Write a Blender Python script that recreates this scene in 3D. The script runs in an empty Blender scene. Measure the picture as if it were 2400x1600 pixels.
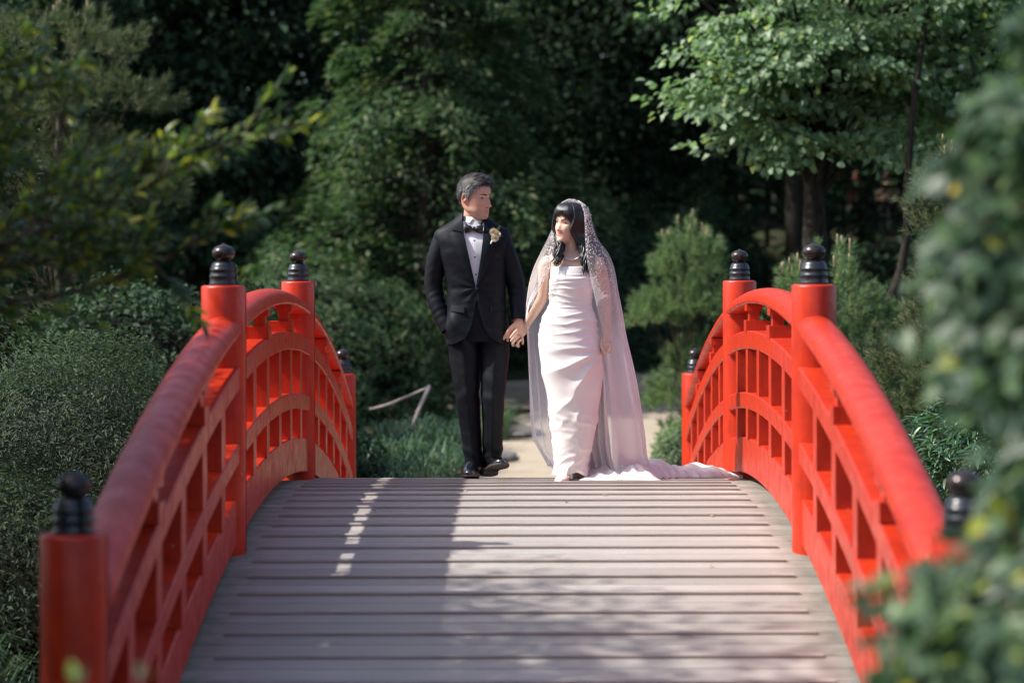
import bpy, bmesh, math, random
import numpy as np
from mathutils import Vector, Matrix, noise as mnoise

random.seed(7); np.random.seed(7)
scene = bpy.context.scene
COL = scene.collection

# ------------------------------------------------------------------ camera, sky, sun, exposure
cam_d = bpy.data.cameras.new("camera"); cam = bpy.data.objects.new("camera", cam_d); COL.objects.link(cam)
cam.location = (0, 0, 1.24); cam.rotation_euler = (math.radians(90), math.radians(0.10), 0)
cam_d.sensor_width = 36.0; cam_d.lens = 85.0
cam_d.shift_x = -16/2400; cam_d.shift_y = -170/2400
cam_d.clip_start = 0.1; cam_d.clip_end = 2000
cam_d.dof.use_dof = True; cam_d.dof.focus_distance = 14.45; cam_d.dof.aperture_fstop = 1.8
scene.camera = cam

SUN_EL, SUN_AZ = math.radians(47), math.radians(-97)      # azimuth from +Y towards +X: the sun stands to the left
sun_dir = Vector((math.sin(SUN_AZ)*math.cos(SUN_EL), math.cos(SUN_AZ)*math.cos(SUN_EL), math.sin(SUN_EL)))
world = bpy.data.worlds.new("World"); scene.world = world; world.use_nodes = True
wn = world.node_tree.nodes; wl = world.node_tree.links
bg = wn["Background"]; bg.inputs["Strength"].default_value = 0.145
sky = wn.new("ShaderNodeTexSky"); sky.sky_type = 'NISHITA'; sky.sun_disc = False; sky.dust_density = 2.5; sky.air_density = 0.8
sky.sun_elevation = SUN_EL; sky.sun_rotation = SUN_AZ
wl.new(sky.outputs[0], bg.inputs["Color"])
sun_d = bpy.data.lights.new("sun", 'SUN'); sun_d.energy = 4.1; sun_d.angle = math.radians(0.8); sun_d.color = (1.0, 0.945, 0.88)
sun = bpy.data.objects.new("sun", sun_d); COL.objects.link(sun)
sun.rotation_euler = sun_dir.to_track_quat('Z', 'Y').to_euler(); sun.location = (-20, 10, 20)
scene.view_settings.view_transform = 'Standard'; scene.view_settings.look = 'None'
scene.view_settings.exposure = 0.74; scene.view_settings.gamma = 1.0
scene.view_settings.use_curve_mapping = False
scene.render.engine = 'CYCLES'
scene.cycles.use_denoising = True; scene.cycles.filter_width = 1.3
scene.cycles.max_bounces = 8; scene.cycles.diffuse_bounces = 3; scene.cycles.glossy_bounces = 3
scene.cycles.transparent_max_bounces = 24; scene.cycles.transmission_bounces = 4
scene.cycles.use_adaptive_sampling = True; scene.cycles.adaptive_threshold = 0.015

def rgb(c): return (c[0], c[1], c[2], 1.0)

# ------------------------------------------------------------------ material helpers
class NT:
    def __init__(s, name):
        s.m = bpy.data.materials.new(name); s.m.use_nodes = True
        s.n = s.m.node_tree.nodes; s.l = s.m.node_tree.links
        s.b = s.n["Principled BSDF"]; s.out = s.n["Material Output"]
    def new(s, t, **kw):
        x = s.n.new(t)
        for k, v in kw.items():
            if k in x.inputs: x.inputs[k].default_value = v
            else: setattr(x, k, v)
        return x
    def link(s, a, b): s.l.new(a, b)
    def noise(s, vec, scale, detail=3, rough=.55):
        x = s.new("ShaderNodeTexNoise"); x.inputs["Scale"].default_value = scale
        x.inputs["Detail"].default_value = detail; x.inputs["Roughness"].default_value = rough
        if vec is not None: s.link(vec, x.inputs["Vector"])
        return x.outputs["Fac"]
    def ramp(s, fac, stops):
        r = s.new("ShaderNodeValToRGB"); e = r.color_ramp.elements
        while len(e) < len(stops): e.new(.5)
        for i, (p, c) in enumerate(stops):
            e[i].position = p; e[i].color = rgb(c) if len(c) == 3 else c
        s.link(fac, r.inputs[0]); return r.outputs[0]
    def mix(s, fac, a, b, mode='MIX'):
        x = s.new("ShaderNodeMix", data_type='RGBA', blend_type=mode)
        for sock, v in ((x.inputs[0], fac), (x.inputs[6], a), (x.inputs[7], b)):
            if hasattr(v, "is_output") or hasattr(v, "links"): s.link(v, sock)
            elif isinstance(v, (int, float)): sock.default_value = v
            else: sock.default_value = rgb(v)
        return x.outputs[2]
    def math(s, op, a, b=None, clamp=False):
        x = s.new("ShaderNodeMath", operation=op, use_clamp=clamp)
        for sock, v in ((x.inputs[0], a), (x.inputs[1], b)):
            if v is None: continue
            if isinstance(v, (int, float)): sock.default_value = v
            else: s.link(v, sock)
        return x.outputs[0]
    def coord(s, which="Object", scale=None):
        t = s.new("ShaderNodeTexCoord").outputs[which]
        if scale:
            m = s.new("ShaderNodeMapping"); m.inputs["Scale"].default_value = scale
            s.link(t, m.inputs[0]); t = m.outputs[0]
        return t
    def bump(s, h, strength=.3, dist=.01):
        b = s.new("ShaderNodeBump"); b.inputs["Strength"].default_value = strength; b.inputs["Distance"].default_value = dist
        s.link(h, b.inputs["Height"]); s.link(b.outputs[0], s.b.inputs["Normal"]); return b
    def base(s, v):
        if isinstance(v, tuple): s.b.inputs["Base Color"].default_value = rgb(v)
        else: s.link(v, s.b.inputs["Base Color"])
        return s
    def set(s, **kw):
        for k, v in kw.items():
            key = {"rough": "Roughness", "metal": "Metallic", "spec": "Specular IOR Level", "coat": "Coat Weight", "coatr": "Coat Roughness",
                   "sheen": "Sheen Weight", "sheenr": "Sheen Roughness", "sss": "Subsurface Weight"}[k]
            if isinstance(v, (int, float)): s.b.inputs[key].default_value = v
            else: s.link(v, s.b.inputs[key])
        return s

def leaf_mat(name, stops, rough=.45, trans=.28, spec=.5):
    """Every leaf (mesh island) gets its own tint from the ramp; leaves let some light through."""
    t = NT(name)
    g = t.new("ShaderNodeNewGeometry"); oi = t.new("ShaderNodeObjectInfo")
    f = t.math('FRACT', t.math('ADD', g.outputs["Random Per Island"], oi.outputs["Random"]))
    col = t.ramp(f, stops)
    t.base(col); t.set(rough=rough, spec=spec)
    tr = t.new("ShaderNodeBsdfTranslucent")
    col2 = t.mix(.6, col, (.55, .75, .12), 'MULTIPLY')
    br = t.mix(1.0, col2, (2.2, 2.2, 2.2), 'MULTIPLY')
    t.link(br, tr.inputs["Color"])
    mx = t.new("ShaderNodeMixShader"); mx.inputs[0].default_value = trans
    t.link(t.b.outputs[0], mx.inputs[1]); t.link(tr.outputs[0], mx.inputs[2]); t.link(mx.outputs[0], t.out.inputs["Surface"])
    return t.m

# ------------------------------------------------------------------ object helpers
def tag(o, label=None, cat=None, group=None, kind=None):
    if label: o["label"] = label
    if cat: o["category"] = cat
    if group: o["group"] = group
    if kind: o["kind"] = kind
    return o

def link(name, me, parent=None, mat=None):
    o = bpy.data.objects.new(name, me); COL.objects.link(o)
    if parent is not None: o.parent = parent
    if mat is not None and me is not None and not me.materials: me.materials.append(mat)
    return o

def empty(name, loc=(0, 0, 0), rz=0):
    o = bpy.data.objects.new(name, None); COL.objects.link(o); o.location = loc; o.rotation_euler = (0, 0, rz)
    o.empty_display_size = .2; return o

def mesh_np(name, verts, faces, smooth=True):
    """verts (N,3); faces: one array (M,k) or a list of them (k may differ)."""
    if not isinstance(faces, (list, tuple)): faces = [faces]
    faces = [np.asarray(f, dtype=np.int32) for f in faces if len(f)]
    me = bpy.data.meshes.new(name); verts = np.asarray(verts, dtype=np.float32)
    nl = sum(f.size for f in faces); nf = sum(len(f) for f in faces)
    me.vertices.add(len(verts)); me.loops.add(nl); me.polygons.add(nf)
    me.vertices.foreach_set("co", verts.ravel())
    me.loops.foreach_set("vertex_index", np.concatenate([f.ravel() for f in faces]))
    tot = np.concatenate([np.full(len(f), f.shape[1], dtype=np.int32) for f in faces])
    st = np.concatenate(([0], np.cumsum(tot)[:-1])).astype(np.int32)
    me.polygons.foreach_set("loop_start", st); me.polygons.foreach_set("loop_total", tot)
    me.polygons.foreach_set("use_smooth", np.full(nf, bool(smooth)))
    me.update(calc_edges=True); me.validate()
    return me

class MB:
    """collects pieces into one mesh"""
    def __init__(s): s.v = []; s.q = []; s.t = []; s.n = 0
    def add(s, verts, quads=None, tris=None):
        verts = np.asarray(verts, dtype=np.float64).reshape(-1, 3)
        if quads is not None and len(quads): s.q.append(np.asarray(quads) + s.n)
        if tris is not None and len(tris): s.t.append(np.asarray(tris) + s.n)
        s.v.append(verts); s.n += len(verts); return s
    def grid(s, P, closed_u=False, closed_v=False, cap=False):
        """P (nv, nu, 3) rows along v, columns along u"""
        P = np.asarray(P); nv, nu = P.shape[:2]
        idx = np.arange(nv*nu).reshape(nv, nu)
        if closed_u: idx = np.concatenate([idx, idx[:, :1]], 1)
        if closed_v: idx = np.concatenate([idx, idx[:1]], 0)
        q = np.stack([idx[:-1, :-1], idx[:-1, 1:], idx[1:, 1:], idx[1:, :-1]], -1).reshape(-1, 4)
        V = P.reshape(-1, 3); t = []
        if cap:
            V = np.concatenate([V, P[0].mean(0)[None], P[-1].mean(0)[None]]); a, b = nv*nu, nv*nu+1
            for i in range(nu):
                j = (i+1) % nu
                t.append((idx[0, j] if False else j, i, a)); t.append(((nv-1)*nu+i, (nv-1)*nu+j, b))
        return s.add(V, q, t)
    def box(s, x0, x1, y0, y1, z0, z1):
        V = [(x, y, z) for z in (z0, z1) for y in (y0, y1) for x in (x0, x1)]
        return s.add(V, [(0, 2, 3, 1), (4, 5, 7, 6), (0, 1, 5, 4), (2, 6, 7, 3), (0, 4, 6, 2), (1, 3, 7, 5)])
    def mesh(s, name, smooth=True):
        return mesh_np(name, np.concatenate(s.v), [np.concatenate(a) for a in (s.q, s.t) if a], smooth)
    def build(s, name, mat, parent=None, smooth=True):
        return link(name, s.mesh(name, smooth), parent, mat)

def cr(keys, n):
    """Catmull-Rom through keys (K,D) -> (n,D), evenly in key index"""
    K = np.asarray(keys, dtype=float); k = len(K)
    if k == 2: t = np.linspace(0, 1, n)[:, None]; return K[0]*(1-t)+K[1]*t
    P = np.concatenate([[2*K[0]-K[1]], K, [2*K[-1]-K[-2]]])
    u = np.linspace(0, k-1, n); i = np.minimum(u.astype(int), k-2); t = (u-i).reshape((-1,)+(1,)*(K.ndim-1))
    a, b, c, d = P[i], P[i+1], P[i+2], P[i+3]
    return .5*((2*b)+(-a+c)*t+(2*a-5*b+4*c-d)*t*t+(-a+3*b-3*c+d)*t**3)

def frames(path, up=(0, 0, 1)):
    T = np.gradient(path, axis=0); T /= np.linalg.norm(T, axis=1)[:, None]+1e-9
    N = np.zeros_like(T); u = np.array(up, float)
    n0 = u-T[0]*np.dot(u, T[0])
    if np.linalg.norm(n0) < .1: u = np.array((0, 1., 0)); n0 = u-T[0]*np.dot(u, T[0])
    N[0] = n0/np.linalg.norm(n0)
    for i in range(1, len(T)):
        v = N[i-1]-T[i]*np.dot(N[i-1], T[i]); N[i] = v/(np.linalg.norm(v)+1e-9)
    return T, N, np.cross(T, N)

def tube(path_keys, radii_keys, n=16, seg=12, up=(0, 0, 1), disp=None, bulge=1.0):
    """(n,seg,3) points; radii_keys scalar or (a along N, b along B)"""
    P = cr(path_keys, n); R = cr(np.asarray(radii_keys, float).reshape(len(radii_keys), -1), n)
    a = R[:, 0]; b = R[:, -1]; T, N, B = frames(P, up)
    th = np.linspace(0, 2*math.pi, seg, endpoint=False)
    c, s_ = np.cos(th), np.sin(th)
    if bulge != 1.0:
        c = np.sign(c)*np.abs(c)**bulge; s_ = np.sign(s_)*np.abs(s_)**bulge
    G = P[:, None]+N[:, None]*(a[:, None]*c)[..., None]+B[:, None]*(b[:, None]*s_)[..., None]
    if disp is not None:
        O = G-P[:, None]; L = np.linalg.norm(O, axis=2, keepdims=True)+1e-9
        G = G+O/L*disp(G)[..., None]
    return G

def vnoise(P, scale, seed=0, octaves=2):
    """cheap smooth value noise, vectorised, about -1..1"""
    out = 0; amp = 1; tot = 0
    P = np.asarray(P, float)*scale
    for o in range(octaves):
        Q = P+seed*17.31+o*5.7; I = np.floor(Q).astype(np.int64); F = Q-I; F = F*F*(3-2*F)
        def h(a, b, c):
            x = (a*374761393+b*668265263+c*2147483647+seed*1442695) & 0x7fffffff
            x = ((x ^ (x >> 13))*1274126177) & 0x7fffffff
            return ((x ^ (x >> 16)) & 0xffff)/32767.5-1
        i, j, k = I[..., 0], I[..., 1], I[..., 2]; f, g, w = F[..., 0], F[..., 1], F[..., 2]
        v = 0
        for a in (0, 1):
            for b in (0, 1):
                for c in (0, 1):
                    v = v+h(i+a, j+b, k+c)*(f if a else 1-f)*(g if b else 1-g)*(w if c else 1-w)
        out = out+v*amp; tot += amp; amp *= .5; P = P*2
    return out/tot

def lathe(profile, seg=32, centre=(0, 0, 0)):
    pr = np.asarray(profile, float); th = np.linspace(0, 2*math.pi, seg, endpoint=False)
    G = np.zeros((len(pr), seg, 3)); G[..., 0] = pr[:, :1]*np.cos(th); G[..., 1] = pr[:, :1]*np.sin(th); G[..., 2] = pr[:, 1:2]
    return G+np.array(centre)

def px(u, v, Y):
  
    return ((u-1216)*Y/5667, Y, 1.24-(v-630)*Y/5667)
# ================================================================== the bridge
APEX = 13.45
def zd(y): return -(np.asarray(y, float)-APEX)**2/36.2
def zdf(y): return -(y-APEX)**2/36.2

def paint(name, base, dark, rough=.33):
    t = NT(name); c = t.coord("Object")
    st = t.noise(t.coord("Object", (14, 14, 2.0)), 3.0, 4)
    n = t.noise(c, 9, 4)
    col = t.mix(t.ramp(n, [(.35, (0, 0, 0)), (.75, (1, 1, 1))]), base, dark)
    col = t.mix(t.ramp(st, [(.50, (0, 0, 0)), (.78, (.8, .8, .8))]), col, (dark[0]*.8, dark[1]*1.1, dark[2]*1.2))
    chip = t.ramp(t.noise(c, 46, 2), [(.74, (0, 0, 0)), (.77, (.6, .6, .6))])
    col = t.mix(chip, col, (.62, .50, .42))
    t.base(col)
    t.set(rough=t.ramp(n, [(.3, (rough-.06,)*3), (.7, (rough+.14,)*3)]), spec=.38)
    t.bump(t.noise(t.coord("Object", (60, 60, 9)), 4, 4), .22, .004)
    return t.m
M_red = paint("red_lacquer_paint", (.55, .040, .010), (.40, .019, .008))
t = NT("black_finial_metal"); n_ = t.noise(t.coord(), 30, 3)
t.base(t.ramp(n_, [(.3, (.010, .013, .018)), (.7, (.022, .026, .032))])).set(rough=.3, spec=.6); M_black = t.m
t = NT("bronze_finial_cap"); n_ = t.noise(t.coord(), 24, 3)
t.base(t.ramp(n_, [(.3, (.028, .024, .024)), (.7, (.075, .062, .058))])).set(rough=.26, metal=.6); M_bronze = t.m

bridge = empty("footbridge", (0, APEX, 0))
tag(bridge, "arched red garden footbridge with grey plank deck and black post finials", "bridge")

def sweep(section, y0, y1, n=14, close=True):
    """section: (x, dz) polygon swept along the deck's arc"""
    S = np.asarray(section, float); ys = np.linspace(y0, y1, n)
    G = np.zeros((n, len(S), 3)); G[..., 0] = S[:, 0]; G[..., 1] = ys[:, None]-APEX; G[..., 2] = zd(ys)[:, None]+S[:, 1]
    return G
def rect_sec(x0, x1, z0, z1, c=.006):
    return [(x0+c, z0), (x1-c, z0), (x1, z0+c), (x1, z1-c), (x1-c, z1), (x0+c, z1), (x0, z1-c), (x0, z0+c)]

PY = [7.63, 11.51, 15.39, 19.27]; PR = .107
post_top = [1.345, 1.268, 1.268, 1.345]
# finial meshes shared by the eight posts
fin = MB().grid(lathe([(0.0, 0), (.068, 0), (.070, .004), (.068, .012), (.066, .016), (.066, .036), (.068, .040), (.068, .046), (.0645, .050), (.063, .066),
                       (.0655, .070), (.0655, .076), (.062, .080), (.0585, .094), (.0535, .104), (.045, .110), (.034, .1125), (.0, .113)], 36)).mesh("finial_base")
bulb = MB().grid(lathe([(.0, .1125), (.033, .1125), (.034, .118), (.036, .122), (.044, .127), (.051, .136), (.0555, .148), (.0555, .158), (.052, .168), (.044, .178),
                        (.031, .186), (.017, .191), (.009, .1945), (.003, .2), (.0, .2005)], 36)).mesh("finial_bulb")
rivets = MB()
for k in range(6):
    a = k*math.pi/3+.3
    rivets.grid(lathe([(0, .004), (.003, .0035), (.004, 0)], 8) @ np.array(Matrix.Rotation(math.pi/2, 3, 'Y')) @ np.array(Matrix.Rotation(a, 3, 'Z')).T*1.0 + np.array((math.cos(a)*.0655, math.sin(a)*.0655, .026)))
rivet_me = rivets.mesh("rivets")
first = True
for side in (-1, 1):
    for i, y in enumerate(PY):
        z0 = zdf(y)
        zb = z0-.55 if i in (0, 3) else z0-.32
        top = z0+post_top[i]
        pr = [(0, zb), (PR, zb), (PR, zb+.02)]+[(PR, z) for z in np.linspace(zb+.1, top-.012, 8)]+[(PR-.003, top-.004), (PR-.012, top), (0, top)]
        p = MB().grid(lathe(pr, 40)).build("post", M_red, bridge); p.location = (side*1.405, y-APEX, 0)
        f = link("finial", fin, p, M_black); f.location = (0, 0, top+.0005); f.rotation_euler = (0, 0, .7*i+side)
        b = link("finial_bulb", bulb, p, M_bronze); b.location = (0, 0, top+.0005)
        r = link("rivets", rivet_me, p, M_black); r.location = (0, 0, top); r["kind"] = "stuff"

def dome(xc, hw, zb, zs, zt, n=12):
    s = [(xc-hw+.01, zb), (xc+hw-.01, zb), (xc+hw, zb+.008)]
    for k in range(n+1):
        a = math.pi*k/n; s.append((xc+hw*math.cos(a), zs+(zt-zs)*math.sin(a)))
    s.append((xc-hw, zb+.008)); return s
spans = [(PY[0], PY[1]), (PY[1], PY[2]), (PY[2], PY[3])]
for side in (-1, 1):
    def mx(sec): return [(side*x, z) for x, z in (sec if side > 0 else sec[::-1])]
    for (a, b) in spans:
        ya, yb = a+.085, b-.085
        MB().grid(sweep(mx(dome(1.405, .092, 1.045, 1.062, 1.132)), ya, yb, 22), closed_u=True, cap=True).build("handrail", M_red, bridge)
        MB().grid(sweep(mx(rect_sec(1.320, 1.506, .785, .888)), ya, yb, 20), closed_u=True, cap=True).build("upper_rail", M_red, bridge, False)
        MB().grid(sweep(mx(rect_sec(1.322, 1.506, .435, .530)), ya, yb, 20), closed_u=True, cap=True).build("middle_rail", M_red, bridge, False)
        MB().grid(sweep(mx(rect_sec(1.335, 1.506, .050, .262)), ya, yb, 20), closed_u=True, cap=True).build("fascia_board", M_red, bridge, False)
        for k in range(1, 6):
            yc = a+(b-a)*k/6
            for (z0, z1, nm) in ((.262, .435, "baluster"), (.530, .785, "baluster")):
                h = .068
                def zz(y, o): return zdf(y)+o
                y0, y1 = yc-h, yc+h; xs = (1.328, 1.455)
                V = []
                for z_ in ((z0-.004), (z1+.004)):
                    for y_ in (y0, y1):
                        for x_ in xs: V.append((side*x_, y_-APEX, zz(y_, z_)))
                MB().add(V, [(0, 2, 3, 1), (4, 5, 7, 6), (0, 1, 5, 4), (2, 6, 7, 3), (0, 4, 6, 2), (1, 3, 7, 5)]).build(nm, M_red, bridge, False)
            if k in (2, 4):
                m = MB(); z0 = zdf(yc)
                x0, x1 = sorted((side*1.318, side*1.452)); m.box(x0, x1, yc-.078-APEX, yc+.078-APEX, z0+.875, z0+.950)
                x0, x1 = sorted((side*1.340, side*1.398)); m.box(x0, x1, yc-.050-APEX, yc+.050-APEX, z0+.950, z0+1.004)
                x0, x1 = sorted((side*1.322, side*1.412)); m.box(x0, x1, yc-.066-APEX, yc+.066-APEX, z0+1.004, z0+1.050)
                m.build("bracket", M_red, bridge, False)
    # main girder under the deck edge
    MB().grid(sweep(mx(rect_sec(1.18, 1.34, -.36, -.062)), 6.7, 20.2, 40), closed_u=True, cap=True).build("girder", M_red, bridge, False)

# ---- deck boards and grip battens
t = NT("weathered_deck_plank"); c = t.coord("Object"); oi = t.new("ShaderNodeObjectInfo").outputs["Random"]
grain = t.noise(t.coord("Object", (1.2, 40, 40)), 3.2, 5, .6)
pv = t.ramp(oi, [(0, (.315, .292, .258)), (.5, (.40, .373, .332)), (1, (.50, .467, .42))])
col = t.mix(t.ramp(grain, [(.3, (0, 0, 0)), (.75, (.8, .8, .8))]), pv, (.29, .268, .25))
blot = t.noise(t.coord("Generated", (9, 1, 1)), 3.0, 3)
wn_ = t.new("ShaderNodeTexCoord"); geo = t.new("ShaderNodeNewGeometry")
big = t.noise(geo.outputs["Position"], 1.6, 4)
col = t.mix(t.ramp(big, [(.42, (0, 0, 0)), (.7, (.45, .45, .45))]), col, (.285, .265, .25))
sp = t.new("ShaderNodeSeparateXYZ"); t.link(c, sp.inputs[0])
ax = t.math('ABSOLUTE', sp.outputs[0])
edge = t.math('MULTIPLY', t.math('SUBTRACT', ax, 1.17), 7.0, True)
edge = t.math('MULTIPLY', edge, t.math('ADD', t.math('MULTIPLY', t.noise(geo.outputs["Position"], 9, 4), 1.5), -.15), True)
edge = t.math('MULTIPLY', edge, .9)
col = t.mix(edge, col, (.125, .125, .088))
spk = t.ramp(t.noise(geo.outputs["Position"], 55, 2), [(.70, (0, 0, 0)), (.76, (.5, .5, .5))])
col = t.mix(spk, col, (.50, .46, .42))
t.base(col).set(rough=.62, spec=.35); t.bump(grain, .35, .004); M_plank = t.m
t = NT("batten_wood"); grain = t.noise(t.coord("Object", (1.5, 40, 40)), 3, 4)
t.base(t.ramp(grain, [(.3, (.25, .215, .195)), (.7, (.42, .375, .345))])).set(rough=.6, spec=.35); M_batten = t.m

def board(w, L, h, c, nx=1):
    sec = [(-w/2+c, -h), (w/2-c, -h), (w/2, -h+c), (w/2, -c), (w/2-c, 0), (-w/2+c, 0), (-w/2, -c), (-w/2, -h+c)]
    G = np.zeros((2, 8, 3)); G[..., 1] = [s[0] for s in sec]; G[..., 2] = [s[1] for s in sec]; G[0, :, 0] = L/2; G[1, :, 0] = -L/2
    return MB().grid(G, closed_u=True, cap=True).mesh("board", False)
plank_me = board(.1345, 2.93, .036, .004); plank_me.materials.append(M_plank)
batten_me = board(.030, 2.49, .014, .003); batten_me.materials.append(M_batten)
rnd = random.Random(3)
y = 6.75; k = 0
while y < 20.2:
    sl = math.atan(-(y-APEX)/18.1)
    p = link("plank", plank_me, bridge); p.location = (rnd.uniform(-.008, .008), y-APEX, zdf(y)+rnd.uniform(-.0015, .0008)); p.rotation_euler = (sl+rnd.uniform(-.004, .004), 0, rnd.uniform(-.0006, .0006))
    if k % 2 == 0:
        yb = y+.052
        b = link("batten", batten_me, bridge); b.location = (rnd.uniform(-.012, .012), yb-APEX, zdf(yb)+.0135); b.rotation_euler = (sl, 0, rnd.uniform(-.001, .001))
    y += .1405; k += 1
# ================================================================== ground, path, woods and plants
def terr(x, y):
    x = np.asarray(x, float); y = np.asarray(y, float)
    z = -1.10+.020*np.clip(y-21, 0, 400)+.0012*np.clip(y-30, 0, 60)**2
    bank = np.exp(-((x+3.6)**2/3.2+(y-11.0)**2/22))*.80                      # bank left of the bridge
    bank2 = np.exp(-((x-4.2)**2/3.0+(y-14.0)**2/30))*.55
    gully = -.85*np.exp(-(y-13)**2/26)*np.exp(-(x/2.6)**4)                      # the dip the bridge spans
    z = z+1.45*(np.clip((y-44)/10, 0, 1)**2*(3-2*np.clip((y-44)/10, 0, 1)))*(np.clip((x-1)/5, 0, 1))
    z = z+bank+bank2+gully+.10*vnoise(np.stack([x, y, x*0], -1), .45, 3)
    return z
M_ground = None
t = NT("woodland_soil"); c = t.coord("Object"); a = t.noise(c, 1.1, 5); b = t.noise(c, 14, 4)
t.base(t.mix(t.ramp(a, [(.42, (0, 0, 0)), (.6, (1, 1, 1))]), t.ramp(b, [(.3, (.020, .018, .012)), (.7, (.055, .045, .03))]), t.ramp(b, [(.3, (.015, .03, .012)), (.7, (.035, .06, .02))])))
t.set(rough=.95, spec=.1); t.bump(b, .8, .04); M_ground = t.m
xs = np.concatenate([np.linspace(-400, -20, 12), np.linspace(-18, 18, 110), np.linspace(20, 400, 12)])
ys = np.concatenate([np.linspace(-60, 2, 12), np.linspace(3, 62, 130), np.linspace(66, 500, 14)])
X, Y = np.meshgrid(xs, ys); Z = terr(X, Y)
Z = np.where(Y > 60, np.minimum(Z, terr(X, np.full_like(Y, 60))+(Y-60)*.3), Z)
o = MB().grid(np.stack([X, Y, Z], -1)).build("ground", M_ground); tag(o, "leaf-strewn soil ground of the garden under the trees", kind="structure")

t = NT("sandy_gravel_path"); c = t.coord("Object"); a = t.noise(c, 90, 3, .7); b = t.noise(c, 2.2, 4)
col = t.mix(t.ramp(a, [(.3, (0, 0, 0)), (.7, (1, 1, 1))]), (.30, .245, .18), (.50, .43, .335))
col = t.mix(t.ramp(b, [(.5, (0, 0, 0)), (.75, (.5, .5, .5))]), col, (.17, .14, .10))
t.base(col).set(rough=.9, spec=.2); t.bump(a, .5, .01); M_path = t.m
# left and right edges (y: x0, x1)
pk = np.array([(19.7, -1.35, 1.7), (21, -.85, 1.65), (24, -.60, 1.65), (27, -.42, 1.7), (30, -.25, 2.0), (34, .0, 2.6), (38, .6, 3.2), (43, .9, 4.6), (49, 2.4, 7.0)])
pk = cr(pk, 90)
u_ = np.linspace(0, 1, 26)
PX = pk[:, 1:2]+(pk[:, 2:3]-pk[:, 1:2])*u_; PX[:, 0] += .12*np.sin(pk[:, 0]*3.1); PX[:, -1] += .12*np.sin(pk[:, 0]*2.3+1)
PYY = np.repeat(pk[:, :1], 26, 1); PZ = terr(PX, PYY)+.012+.02*(1-(2*u_-1)**2)
o = MB().grid(np.stack([PX, PYY, PZ], -1)).build("path", M_path); tag(o, "pale sandy gravel path leading away from the bridge", kind="structure")
# side branch of the path to the left, seen between the legs of the couple
ys_ = np.linspace(35.5, 39.5, 10); xs_ = np.linspace(-4.5, .5, 14); XX, YY = np.meshgrid(xs_, ys_)
o = MB().grid(np.stack([XX, YY-.25*(XX+2)*.3, terr(XX, YY-.25*(XX+2)*.3)+.02], -1)).build("side_path", M_path); tag(o, "sunlit strip of side path behind the groom's legs", kind="structure")

# ---- leaf geometry
def leaves_np(P, A, N, L, W, fold=.22, droop=0.0, fine=False):
    P, A, N = (np.asarray(x, float) for x in (P, A, N)); n = len(P)
    A = A/(np.linalg.norm(A, axis=1)[:, None]+1e-9)
    S = np.cross(A, N); S /= (np.linalg.norm(S, axis=1)[:, None]+1e-9); N = np.cross(S, A)
    L = np.broadcast_to(L, (n,))[:, None]; W = np.broadcast_to(W, (n,))[:, None]
    if not fine:
        V = np.stack([P, P+A*L*.42+S*W*.5+N*W*fold, P+A*L-N*L*droop, P+A*L*.42-S*W*.5+N*W*fold], 1)
        i = np.arange(n)[:, None]*4
        return V.reshape(-1, 3), np.concatenate([i+np.array([[0, 1, 2]]), i+np.array([[0, 2, 3]])])
    ts = (.0, .22, .50, .78, 1.0); ws = (.06, .78, 1.0, .66, .02); rows = []
    for t_, w_ in zip(ts, ws):
        mid = P+A*L*t_-N*L*droop*t_*t_
        rows += [mid+S*W*.5*w_+N*W*fold*w_, mid, mid-S*W*.5*w_+N*W*fold*w_]
    V = np.stack(rows, 1); i = np.arange(n)[:, None]*15; q = []
    for r in range(4):
        for k in range(2): q.append(i+np.array([[r*3+k, r*3+k+1, r*3+k+4, r*3+k+3]]))
    return V.reshape(-1, 3), np.concatenate(q)

def rand_dirs(n, rs): v = rs.normal(size=(n, 3)); return v/np.linalg.norm(v, axis=1)[:, None]
def unit(v): return v/(np.linalg.norm(v, axis=-1, keepdims=True)+1e-9)

_unit_leaf = {}
def unit_leaf(kind, ratio, fold, droop, mat):
    key = (kind, ratio, mat.name)
    if key not in _unit_leaf:
        V, F = leaves_np([(0, 0, 0)], [(1, 0, 0)], [(0, 0, 1)], 1.0, ratio, fold, droop, True)
        me = mesh_np("leaf", V, F); me.materials.append(mat); _unit_leaf[key] = me
    return _unit_leaf[key]

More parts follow.
